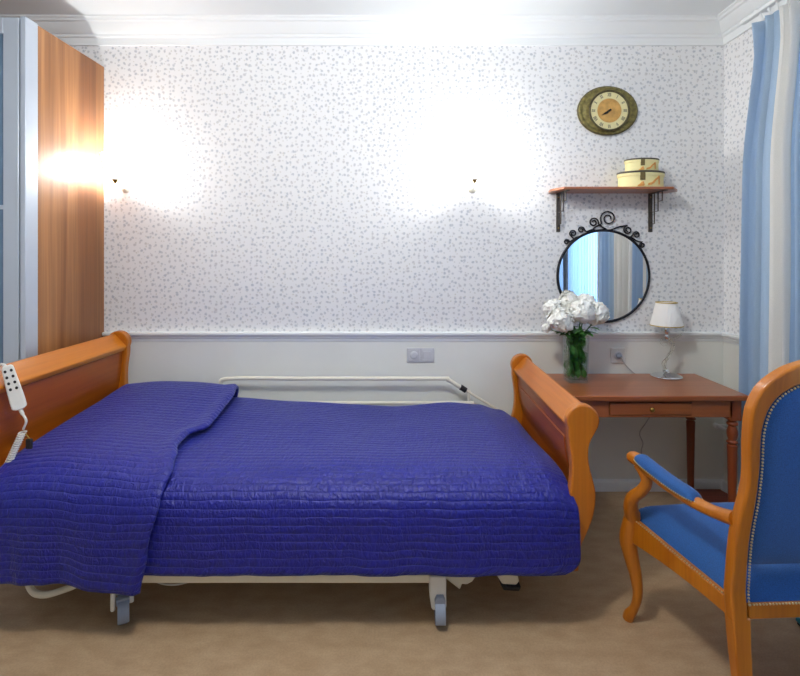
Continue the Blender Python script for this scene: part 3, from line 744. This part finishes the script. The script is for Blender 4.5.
def hat_box(cx, cy, z, a, b, h, label):
    t = thing('keepsake_box', label, 'box', (cx, cy, z), 0, 'oval boxes on the wall shelf')
    build('box_body', MB().lathe([(.97, 0), (1.0, .003), (1.0, h * .80), (.96, h * .80)], (0, 0, 0), 48, a, b), M['box'], t)
    ld = build('lid', MB().lathe([(1.035, h * .70), (1.045, h * .72), (1.045, h * .955), (1.02, h), (.9, h)], (0, 0, 0), 48, a, b), M['box'], t)
    build('lid_band', MB().lathe([(1.048, h * .885), (1.056, h * .89), (1.056, h * .985), (1.03, h * 1.005), (.98, h * 1.008)], (0, 0, 0), 48, a, b), M['box_trim'], ld)
    def surf(x, zz, k=1.06):
        return Vector((x, -b * k * math.sqrt(max(0, 1 - (x / (a * k)) ** 2)), zz))
    def patch(outline, k0=1.0, k1=1.062):
        mb = MB(); mb.prism(outline, 0, 1, lambda u, v, w: surf(u, v, k1 if w else k0)); return mb
    build('clasp_label', patch([(-.046 * h / .1, h * .42), (-.018 * h / .1, h * .42), (-.018 * h / .1, h * .90), (-.046 * h / .1, h * .90)], 1.0, 1.068), M['box_tag'], t, smooth=False)
    s = h
    shoe = [(.20, .10), (.42, .12), (.60, .22), (.78, .42), (.95, .52), (.97, .16), (1.02, .16), (1.04, .60), (.98, .70), (.88, .60), (.72, .50), (.50, .30), (.24, .22)]
    build('shoe_print', patch([(x * s * .95 - .02, y * s) for x, y in shoe]), M['box_art'], t, smooth=False)
    shoe2 = [(-.62, .06), (-.30, .06), (-.22, .12), (-.30, .34), (-.40, .30), (-.52, .16), (-.62, .12)]
    build('shoe_print', patch([(x * s * .95 + .0, y * s) for x, y in shoe2]), M['box_art'], t, smooth=False)
hat_box(1.472, 3.072, 1.901, .134, .092, .098, 'larger oval pale yellow shoe-print box standing on the wall shelf')
hat_box(1.478, 3.072, 2.0005, .098, .068, .078, 'smaller oval pale yellow shoe-print box stacked on the larger one')

# ---------------------------------------------------------------- wall clock
cx_, cz_ = 1.310, 2.408
ck = thing('wall_clock', 'oval antique gilt wall clock with round cream dial', 'clock', (cx_, YB, cz_))
build('case', MB().lathe([(.190, .001), (.191, .010), (.186, .020), (.176, .024), (.166, .020), (.158, .021), (.146, .028), (.130, .030), (.110, .030)], (0, 0, 0), 72, 1, .812, mat4=Matrix.Rotation(PI / 2, 4, 'X')), M['antique'], ck, angle=50)
dcx, dcz = .003, -.004
build('edge_ring', MB().tube([(.186 * math.cos(2 * PI * k / 72), -.014, .186 * .812 * math.sin(2 * PI * k / 72)) for k in range(73)], .006, 8), M['antique_d'], ck)
build('bezel', MB().tube([(dcx + .124 * math.cos(2 * PI * k / 64), -.034, dcz + .124 * math.sin(2 * PI * k / 64)) for k in range(65)], .007, 8), M['antique_d'], ck)
rX = Matrix.Rotation(PI / 2, 4, 'X')
build('dial', MB().lathe([(.122, .026), (.122, .034), (.10, .0345)], (dcx, 0, dcz), 64, mat4=rX), M['dial'], ck, angle=30)
build('dial_centre', MB().lathe([(.076, .034), (.076, .0355), (.05, .0356)], (dcx, 0, dcz), 48, mat4=rX), M['dial_art'], ck, angle=30)
roman = ['XII', 'I', 'II', 'III', 'IIII', 'V', 'VI', 'VII', 'VIII', 'IX', 'X', 'XI']
def stroke(ang, x0, y0, x1, y1, w=.0016):
    """a stroke in the numeral's own frame, turned round the dial"""
    d = Vector((x1 - x0, y1 - y0)); d.normalize(); n = Vector((-d.y, d.x)) * w
    q = [Vector((x0, y0)) + n, Vector((x0, y0)) - n, Vector((x1, y1)) - n, Vector((x1, y1)) + n]
    ca, sa = math.cos(ang), math.sin(ang)
    pp = [(p.x * ca - p.y * sa, p.x * sa + p.y * ca) for p in q]
    nm.prism(pp, -.0342, -.0352, lambda u, v, w_: (dcx + u, w_, dcz + v))
for k, s in enumerate(roman):
    nm = MB()
    ang = -k * PI / 6; w = {'I': .006, 'V': .011, 'X': .011}
    tot = sum(w[c] for c in s); x = -tot / 2; r0, r1 = .089, .111
    for c in s:
        if c == 'I': stroke(ang, x + .003, r0, x + .003, r1)
        elif c == 'V': stroke(ang, x + .001, r1, x + .0055, r0); stroke(ang, x + .010, r1, x + .0055, r0, .0011)
        else: stroke(ang, x + .001, r0, x + .010, r1); stroke(ang, x + .010, r0, x + .001, r1, .0011)
        x += w[c]
    build('numeral', nm, M['ink'], ck, smooth=False)
for ln, w, ang, y in ((.060, .0042, math.radians(-238), -.039), (.044, .0058, math.radians(-232), -.0375)):
    ca, sa = math.cos(ang), math.sin(ang)
    o2 = [(-w, -.012), (w, -.012), (w * 1.2, ln * .5), (0, ln), (-w * 1.2, ln * .5)]
    build('hand', MB().prism([(u * ca - v * sa, u * sa + v * ca) for u, v in o2], y, y - .001, lambda u, v, q: (dcx + u, q, dcz + v)), M['dark_ink'], ck, smooth=False)
build('hub', MB().ball((dcx, -.039, dcz), .006, 2), M['dark_ink'], ck)

# ---------------------------------------------------------------- sockets, switch and cords
sw = thing('wall_socket', 'double pale grey wall socket under the chair rail behind the bed', 'socket', (.124, YB - .0102, .858))
build('cover_plate', MB().box(-.087, .087, -.008, 0, -.046, .046), M['outlet_g'], sw, False, .003)
for sx in (-.042, .042):
    r = build('socket_face', MB().box(sx - .036, sx + .036, -.0125, -.008, -.036, .036), M['outlet_g'], sw, False, .003)
    if sx < 0: build('socket_lid', MB().lathe([(.024, .0), (.026, .002), (.022, .005), (.01, .006)], (sx, -.0125, .002), 28, mat4=rX), M['outlet_g'], r)
    else: build('socket_lid', MB().box(sx - .026, sx + .026, -.0155, -.0125, -.018, .026), M['outlet_g'], r, False, .002)
ol = thing('power_outlet', 'single white wall outlet above the desk with a plug in it', 'socket', (1.376, YB - .0102, .856))
build('cover_plate', MB().box(-.048, .048, -.009, 0, -.048, .048), M['outlet'], ol, False, .003)
build('socket_well', MB().lathe([(.024, .0), (.026, .003), (.023, .006), (.020, .004)], (0, -.009, 0), 28, mat4=rX), M['outlet_g'], ol)
pc_ = thing('lamp_cord', 'thin grey lamp cord with plug running down the wall behind the desk', 'cord', (1.376, YB - .02, .856))
build('plug', MB().lathe([(.017, .0), (.018, .004), (.016, .020), (.010, .030), (.006, .036)], (0, -.0005, 0), 20, mat4=rX), M['plastic_g'], pc_)
build('cable', MB().tube(catmull([(0, -.035, 0), (.016, -.033, -.030), (.045, -.024, -.065), (.095, -.020, -.110), (.17, -.018, -.16), (.215, -.016, -.22), (.205, -.012, -.35), (.17, -.010, -.42), (.13, -.010, -.485), (.15, -.010, -.55), (.14, -.010, -.60), (.15, -.010, -.66), (.17, -.012, -.75)], 8), .0032, 6), M['cord'], pc_)

# ---------------------------------------------------------------- heating pipe and board in the corner
hp = thing('heating_pipe', 'white heating pipe along the right wall beneath the desk', 'pipe', (1.985, 2.70, .0))
build('pipe_run', MB().tube(catmull([(1.985, 1.75, .425), (1.985, 3.02, .425), (1.985, 3.10, .420), (1.985, 3.135, .418)], 4), .011, 10), M['white'], hp, True)
build('pipe_clip', MB().box(1.978, 2.046, 2.50, 2.52, .405, .445), M['white'], hp, True, .003)
build('pipe_collar', MB().tube([(1.985, 3.125, .418), (1.985, 3.160, .418)], .016, 12).tube([(1.985, 3.150, .418), (2.046, 3.150, .418)], .010, 8), M['white'], hp, True)
tag(build('floor_board', MB().prism([(1.72, 3.13), (1.995, 3.13), (2.010, 3.05), (2.010, 2.86), (1.74, 2.86)], .001, .030, lambda u, v, w: (u, v, w)), M['red_wood'], None, False, .004), 'dark red-brown board lying on the floor in the corner under the desk', 'board')

# ---------------------------------------------------------------- curtains
def curtain(label, yb0, yb1, yt0, yt1, stripes, folds, seed):
    rnd = random.Random(seed)
    t = thing('curtain', label, 'curtain', (1.925, (yb0 + yb1) / 2, .02), 0, 'striped curtains at the window')
    nu, nv = 260, 30
    ph = [rnd.uniform(0, 6) for _ in range(4)]
    def fn(u, v):
        z = .02 + (2.735 - .02) * v
        g = sstep(.70, 1.0, v)
        y = (yb0 + (yb1 - yb0) * u) * (1 - g) + (yt0 + (yt1 - yt0) * u) * g
        amp = .046 * (1 - .3 * v)
        w = math.sin(2 * PI * folds * u + ph[0] + .5 * math.sin(2 * PI * u * 1.7 + ph[1])) + .35 * math.sin(2 * PI * folds * 2.3 * u + ph[2])
        pinch = 1 + .5 * sstep(.93, 1.0, v)
        x = 1.925 + amp * w * pinch
        y += .018 * math.cos(2 * PI * folds * u + ph[0]) + .010 * math.sin(v * 5 + u * 9)
        z += .012 * math.sin(2 * PI * folds * u + ph[0]) * sstep(.95, 1, v)
        return Vector((min(x, 2.0), y, z))
    mb = MB(); V = mb.grid(fn, nu, nv)
    mb.bm.faces.ensure_lookup_table()
    k = 0
    for i in range(nu):
        y = yb0 + (yb1 - yb0) * (i + .5) / nu
        mi = 1
        for (a, b) in stripes:
            if a <= y <= b: mi = 0
        for j in range(nv): mb.bm.faces[k].material_index = mi; k += 1
    build('cloth', mb, [M['curtain_blue'], M['curtain_white']], t, True, solid=.003, angle=80)
    n = max(2, int(folds * 1.5))
    for q in range(n):
        y = yt0 + (yt1 - yt0) * (q + .5) / n
        build('hook', MB().tube(catmull([(1.925, y, 2.725), (1.925, y - .004, 2.765), (1.925, y + .006, 2.785), (1.925, y, 2.795)], 4), .004, 6), M['white'], t, True)
    return t
curtain('blue and white striped curtain hanging beside the desk', 2.80, 1.50, 2.70, 1.50,
        [(2.62, 2.772), (2.27, 2.455), (1.55, 1.84)], 14, 3)
curtain('blue and white striped curtain at the far side of the window', .36, -.35, .36, -.30, [(.20, .36), (-.2, 0)], 4, 5)
tsh = thing('sheer_curtain', 'pale blue sheer curtain over the window between the striped curtains', 'curtain', (1.985, .93, .02))
def sheer(u, v):
    y = .395 + 1.06 * u
    return Vector((1.985 + .014 * math.sin(2 * PI * 13 * u + .6 * math.sin(9 * u)) * (1 - .3 * v), y, .02 + 2.715 * v))
sm_ = MB(); sm_.grid(sheer, 220, 6)
build('cloth', sm_, M['sheer'], tsh, True, angle=80)
tag(build('curtain_rail', MB().box(1.910, 1.940, -.5, 2.82, 2.792, 2.812).box(1.915, 2.0, 2.70, 2.72, 2.812, 2.824), M['white'], None, False, .003), 'white curtain rail below the ceiling cornice', 'curtain rail')

# ---------------------------------------------------------------- armchair
ch = thing('armchair', 'carved honey-wood armchair with blue upholstery and brass nail trim', 'armchair', (1.337, 1.61, 0), math.radians(2.5))
def yr(z): return -.135 * max(0, z - .43) - .07 * max(0, .43 - z)
OUT = [(-.295, .340), (-.297, .4325), (-.299, .63), (-.279, .796), (-.289, .93), (-.291, 1.0125), (-.2836, 1.054), (-.257, 1.108), (-.196, 1.155), (-.133, 1.1786), (-.06, 1.195), (0, 1.199)]
INN = [(-.244, .340), (-.247, .43), (-.254, .5976), (-.246, .745), (-.246, .85), (-.252, .943), (-.247, 1.0), (-.232, 1.045), (-.198, 1.084), (-.138, 1.114), (-.06, 1.131), (0, 1.136)]
def full(h):
    c = [(p.x, p.y) for p in catmull([(a, b, 0) for a, b in h], 6)]
    return c + [(-x, z) for x, z in c[-2::-1]]
fo, fi = full(OUT), full(INN)
fb = MB(); rg = []
for (ox, oz), (ix, iz) in zip(fo, fi):
    rg.append([fb.bm.verts.new((ox, yr(oz) - .022, oz)), fb.bm.verts.new((ix, yr(iz) - .022, iz)), fb.bm.verts.new((ix, yr(iz) + .020, iz)), fb.bm.verts.new((ox, yr(oz) + .020, oz))])
for a, b in zip(rg, rg[1:]):
    for k in range(4): fb.bm.faces.new((a[k], a[(k + 1) % 4], b[(k + 1) % 4], b[k]))
fb.bm.faces.new(rg[0][::-1]); fb.bm.faces.new(rg[-1])
bf = build('back_frame', fb, M['chair'], ch, bevel=.008, seg=3)
# upholstered back, both faces
inn = [(p.x, p.y) for p in catmull([(a, b, 0) for a, b in INN], 6)]
rows = [(x - .002, z) for x, z in inn if z >= .524] ; rows = [(interp(.524, [(z, x) for x, z in inn]), .524)] + rows
def back_pad(side):
    def fn(u, v):
        f_ = v * (len(rows) - 1); k = min(int(f_), len(rows) - 2); t = f_ - k
        w = -(rows[k][0] + (rows[k + 1][0] - rows[k][0]) * t); z = rows[k][1] + (rows[k + 1][1] - rows[k][1]) * t
        x = -w + 2 * w * u
        d = min(w - abs(x), max(0, z - .524), max(0, 1.136 - z))
        bul = 1 - (1 - min(1, d / .06)) ** 2
        return Vector((x, yr(z) + (-.016 - .010 * bul if side < 0 else .012 + .030 * bul), z))
    return fn
bp_ = MB(); bp_.grid(back_pad(-1), 40, 70); bp_.grid(back_pad(1), 40, 70)
build('back_upholstery', bp_, M['chair_blue'], ch, angle=70)
build('back_rail', MB().box(-.238, .238, -.010, .012, .530, .555), M['chair'], ch, False, .004)
# seat
fw, fy = .372, .455     # front half width and depth
def edge_z(y): return .388 + .036 * y / fy
def halfw(y): return .268 + (fw - .268) * max(0, y) / fy
def seat(u, v):
    y = -.012 + (fy + .027) * v
    yy = y + .020 * (1 - (2 * u - 1) ** 2) * sstep(.7, 1, v)
    w = halfw(y) - .004; x = -w + 2 * w * u
    d = min((w - abs(x)), (y + .012) * 1.0, (fy + .015 - y))
    ze = edge_z(y)
    bul = 1 - (1 - min(1, max(0, d) / .075)) ** 2.2
    return Vector((x, yy, ze + .066 * bul + .010 * math.sin(PI * u) * math.sin(PI * v)))
sm = MB(); sm.grid(seat, 56, 56)
build('seat_cushion', sm, M['chair_blue'], ch, angle=75)
sb = MB()
sb.prism([(-.27, -.01), (.27, -.01), (fw - .01, fy), (-fw + .01, fy)], .365, .384, lambda u, v, w: (u, v, w))
build('seat_base', sb, M['chair'], ch)
rl = MB().box(-.24, .24, -.022, .008, .346, .392)
build('seat_rail', rl, M['chair'], ch, False, .004)
for s in (-1, 1):
    a, b = Vector((s * .272, -.005, 0)), Vector((s * (fw + .002), fy - .01, 0))
    n = Vector((b.y - a.y, -(b.x - a.x), 0)).normalized() * .013
    if s < 0: n = -n
    sd = MB()
    K = 10; prev = None; rings = []
    for k in range(K + 1):
        t = k / K; p = a.lerp(b, t); zt = edge_z(p.y) + .006; zb = .336 + .012 * math.sin(PI * t) - .008 * t
        rings.append([sd.bm.verts.new((p + n).to_tuple()[:2] + (zb,)), sd.bm.verts.new((p - n).to_tuple()[:2] + (zb,)), sd.bm.verts.new((p - n).to_tuple()[:2] + (zt,)), sd.bm.verts.new((p + n).to_tuple()[:2] + (zt,))])
    for q, r in zip(rings, rings[1:]):
        for k in range(4): sd.bm.faces.new((q[k], q[(k + 1) % 4], r[(k + 1) % 4], r[k]))
    sd.bm.faces.new(rings[0][::-1]); sd.bm.faces.new(rings[-1])
    build('seat_rail', sd, M['chair'], ch, False, .005, seg=3)
fr = MB(); rings = []
for k in range(21):
    t = k / 20; x = -fw + 2 * fw * t; y = fy + .022 * math.sin(PI * t)
    zb = .335 + .02 * math.cos(4 * PI * t) * .5
    rings.append([fr.bm.verts.new((x, y - .012, zb)), fr.bm.verts.new((x, y + .014, zb)), fr.bm.verts.new((x, y + .014, .428)), fr.bm.verts.new((x, y - .012, .428))])
for q, r in zip(rings, rings[1:]):
    for k in range(4): fr.bm.faces.new((q[k], q[(k + 1) % 4], r[(k + 1) % 4], r[k]))
fr.bm.faces.new(rings[0][::-1]); fr.bm.faces.new(rings[-1])
build('seat_rail', fr, M['chair'], ch, False, .004)
for s in (-1, 1):
    # rear leg: continues the post, raked backwards
    def ring(z, x0, x1, d): 
        y = yr(z); return [(s * x0, y - d, z), (s * x1, y - d, z), (s * x1, y + d, z), (s * x0, y + d, z)]
    lr = MB(); secs = [(.352, .296, .236, .022), (.26, .292, .238, .0215), (.12, .283, .236, .020), (0, .278, .236, .019)]
    rr = [[lr.bm.verts.new(p) for p in ring(*q)] for q in secs]
    for a, b in zip(rr, rr[1:]):
        for k in range(4): lr.bm.faces.new((a[k], a[(k + 1) % 4], b[(k + 1) % 4], b[k]))
    lr.bm.faces.new(rr[0]); lr.bm.faces.new(rr[-1][::-1])
    build('leg', lr, M['chair'], ch, False, .006, seg=3)
    # cabriole front leg
    pth = [(s * .374, .440, .455), (s * .380, .448, .40), (s * .386, .458, .330), (s * .376, .450, .26), (s * .364, .438, .19), (s * .360, .432, .12), (s * .368, .442, .06), (s * .380, .456, .026), (s * .384, .462, .004)]
    rad = [.027, .032, .034, .029, .024, .019, .017, .021, .022]
    P3 = catmull(pth, 5); RR = [p.x for p in catmull([(r, 0, 0) for r in rad], 5)]
    build('leg', MB().tube(P3, RR, 14), M['chair'], ch)
    # arm support and arm
    sp_ = [(s * .376, .440, .43), (s * .392, .425, .480), (s * .396, .400, .530), (s * .376, .366, .575), (s * .366, .352, .615), (s * .374, .362, .650), (s * .384, .378, .672)]
    rs = [.030, .028, .024, .022, .021, .022, .022]
    build('arm_support', MB().tube(catmull(sp_, 5), [p.x for p in catmull([(r, 0, 0) for r in rs], 5)], 14), M['chair'], ch)
    ar = [(s * .390, .430, .672), (s * .388, .418, .682), (s * .382, .390, .684), (s * .372, .330, .672), (s * .345, .230, .652), (s * .318, .130, .644), (s * .296, .050, .648), (s * .284, -.020, .664)]
    ra = [.016, .024, .026, .024, .023, .022, .021, .024]
    AP = catmull(ar, 6); AR = [p.x for p in catmull([(r, 0, 0) for r in ra], 6)]
    arm = build('armrest', MB().tube(AP, AR, 14), M['chair'], ch)
    seg_ = AP[13:32]; n_ = len(seg_)
    def padf(u, v):
        f_ = u * (n_ - 1); k = min(int(f_), n_ - 2); p = seg_[k].lerp(seg_[k + 1], f_ - k)
        d = (seg_[k + 1] - seg_[k]).normalized(); sd_ = d.cross(Vector((0, 0, 1))).normalized()
        e_ = math.sqrt(max(0, 1 - abs(2 * u - 1) ** 6)); wd_ = .031 * (.55 + .45 * e_)
        a = PI * v
        return p + sd_ * wd_ * math.cos(a) + Vector((0, 0, .012 + (.028 * e_) * math.sin(a) ** .7))
    pm = MB(); Vp = pm.grid(padf, 24, 12)
    pm.bm.faces.new([Vp[0][j] for j in range(13)]); pm.bm.faces.new([Vp[24][j] for j in range(13)][::-1])
    build('arm_pad', pm, M['chair_blue'], arm, angle=60)
    pn = MB()
    for k in range(n_ * 2 - 1):
        for e in (0, 1): pn.ball(padf(k / (n_ * 2 - 2), e) + Vector((0, 0, -.002)), .0032, 1)
    for j in range(1, 6):
        for e in (0, 1): pn.ball(padf(e, j / 6), .0032, 1)
    build('nail_trim', pn, M['nail'], arm)
# brass nails round the back and the seat
nl = MB()
def along(P, step, fn):
    S = arclen(P); n = int(S[-1] / step); at, tot = sampler(P)
    for k in range(n + 1): fn(at(k / max(1, n)))
along([Vector((x + .004 * (1 if x > 0 else -1) * -1, 0, z)) for x, z in fi if z > .388], .0105, lambda p: nl.ball((p.x, yr(p.z) - .0225, p.z), .0040, 1))
build('nail_trim', nl, M['nail'], ch)
nl = MB()
along([Vector((-.236, 0, .392)), Vector((.236, 0, .392))], .0105, lambda p: nl.ball((p.x, -.022, p.z + .001), .0036, 1))
build('nail_trim', nl, M['nail'], ch)
for s in (-1, 1):
    nl = MB()
    along([Vector((s * (.272 + .012), .0, edge_z(0) + .009)), Vector((s * (fw + .014), fy - .02, edge_z(fy) + .009))], .0105, lambda p: nl.ball(p, .0034, 1))
    build('nail_trim', nl, M['nail'], ch)

fbx = thing('floor_box', 'flat teal box with black edge on the floor under the armchair', 'box', (1.72, 1.875, 0))
build('lid', MB().box(1.600, 1.84, 1.72, 2.03, .012, .032), M['teal'], fbx, True, .004)
build('box_base', MB().box(1.604, 1.836, 1.724, 2.026, .0005, .012), M['black'], fbx, True, .002)
# ---------------------------------------------------------------- wall sconces
def sconce(x, label):
    t = thing('wall_sconce', label, 'wall lamp', (x, YB, 1.93), 0, 'lit wall sconces above the bed')
    build('wall_plate', MB().lathe([(.030, .001), (.030, .006), (.024, .010), (.012, .016), (.008, .020)], (0, 0, -.01), 32, mat4=rX, sy=1.0), M['enamel'], t, angle=50)
    build('arm', MB().tube(catmull([(0, -.018, -.01), (0, -.05, -.022), (0, -.09, -.022), (0, -.114, -.006), (0, -.120, .010)], 6), .0045, 8), M['crystal'], t)
    build('collar', MB().lathe([(.006, .004), (.010, .008), (.014, .018), (.020, .026), (.012, .027)], (0, -.120, 0), 24), M['brass'], t, angle=50)
    build('cup', MB().lathe([(.010, .024), (.030, .030), (.047, .042), (.050, .046), (.046, .045), (.028, .034), (.010, .029)], (0, -.120, 0), 32), M['cup_glow'], t, angle=50)
    gs = MB(); prof = [(.040, .036), (.052, .060), (.060, .095), (.064, .130), (.074, .172), (.078, .180)]
    rings = [[gs.bm.verts.new((r * math.cos(2 * PI * k / 32), -.120 + r * math.sin(2 * PI * k / 32), z)) for k in range(32)] for r, z in prof]
    for a, b in zip(rings, rings[1:]):
        for k in range(32): gs.bm.faces.new((a[k], a[(k + 1) % 32], b[(k + 1) % 32], b[k]))
    build('glass_shade', gs, M['sconce_glow'], t, solid=.002)
    ld = bpy.data.lights.new('sconce_bulb', 'POINT'); ld.energy = SCONCE_W; ld.shadow_soft_size = .022; ld.color = (1.0, .985, .955)
    lo = bpy.data.objects.new('bulb', ld); COL.objects.link(lo); lo.parent = t; lo.location = (0, -.120, .085)
    return t
SCONCE_W = 15
sconce(-1.752, 'lit wall sconce next to the wardrobe side')
sconce(.452, 'lit wall sconce in the middle of the wall, nearer the clock')

# ---------------------------------------------------------------- added fill light, shaped as a ceiling lamp, unseen above the view
cl = thing('fill_lamp', 'added unseen fill lamp with round frosted glass bowl on the ceiling', 'ceiling lamp', (-.30, 1.15, ZC))
build('canopy', MB().lathe([(.20, -.030), (.20, -.001), (.05, -.0005)], (0, 0, 0), 40), M['chrome'], cl)
dm = MB(); prof = [(.195, -.030), (.185, -.060), (.150, -.090), (.09, -.110), (.02, -.116)]
dm.lathe(prof, (0, 0, 0), 40)
build('glass_bowl', dm, M['fill_lamp_glow'], cl)
ld = bpy.data.lights.new('fill_bulb', 'POINT'); ld.energy = 78; ld.shadow_soft_size = .14; ld.color = (1.0, .995, .98)  # added fill for the bed and room, no such source in view
lo = bpy.data.objects.new('bulb', ld); COL.objects.link(lo); lo.parent = cl; lo.location = (0, 0, -.22)

# ---------------------------------------------------------------- daylight
w = bpy.data.worlds.new('daylight'); scene.world = w; w.use_nodes = True
bg = w.node_tree.nodes['Background']; bg.inputs[0].default_value = (.60, .79, 1.0, 1); bg.inputs[1].default_value = 4.5
pl_ = bpy.data.lights.new('window_daylight_portal', 'AREA'); pl_.shape = 'RECTANGLE'; pl_.size = WY1 - WY0; pl_.size_y = WZ1 - WZ0
pl_.cycles.is_portal = True
po = bpy.data.objects.new('window_daylight_portal', pl_); COL.objects.link(po)
po.location = (XR + .17, (WY0 + WY1) / 2, (WZ0 + WZ1) / 2)
po.rotation_euler = (Vector((-1, 0, 0)).to_track_quat('-Z', 'Z')).to_euler()
po.parent = wn; po.matrix_parent_inverse = chain(wn).inverted()

# ---------------------------------------------------------------- camera and view
cd = bpy.data.cameras.new('camera'); cam = bpy.data.objects.new('camera', cd); COL.objects.link(cam)
cam.location = (0, 0, 1.5); cam.rotation_euler = (PI / 2, 0, 0)
cd.sensor_fit = 'HORIZONTAL'; cd.sensor_width = 36; cd.lens = 22.5
cd.shift_x = -1 / 800; cd.shift_y = -84 / 800; cd.clip_start = .05
scene.camera = cam
vsx = scene.view_settings
vsx.view_transform = 'Standard'; vsx.look = 'None'; vsx.exposure = 0.2; vsx.gamma = 1.0; vsx.use_curve_mapping = False
scene.cycles.use_denoising = True
scene.cycles.max_bounces = 10; scene.cycles.diffuse_bounces = 5; scene.cycles.transparent_max_bounces = 16
scene.cycles.sample_clamp_indirect = 8
scene.cycles.caustics_reflective = False; scene.cycles.caustics_refractive = False
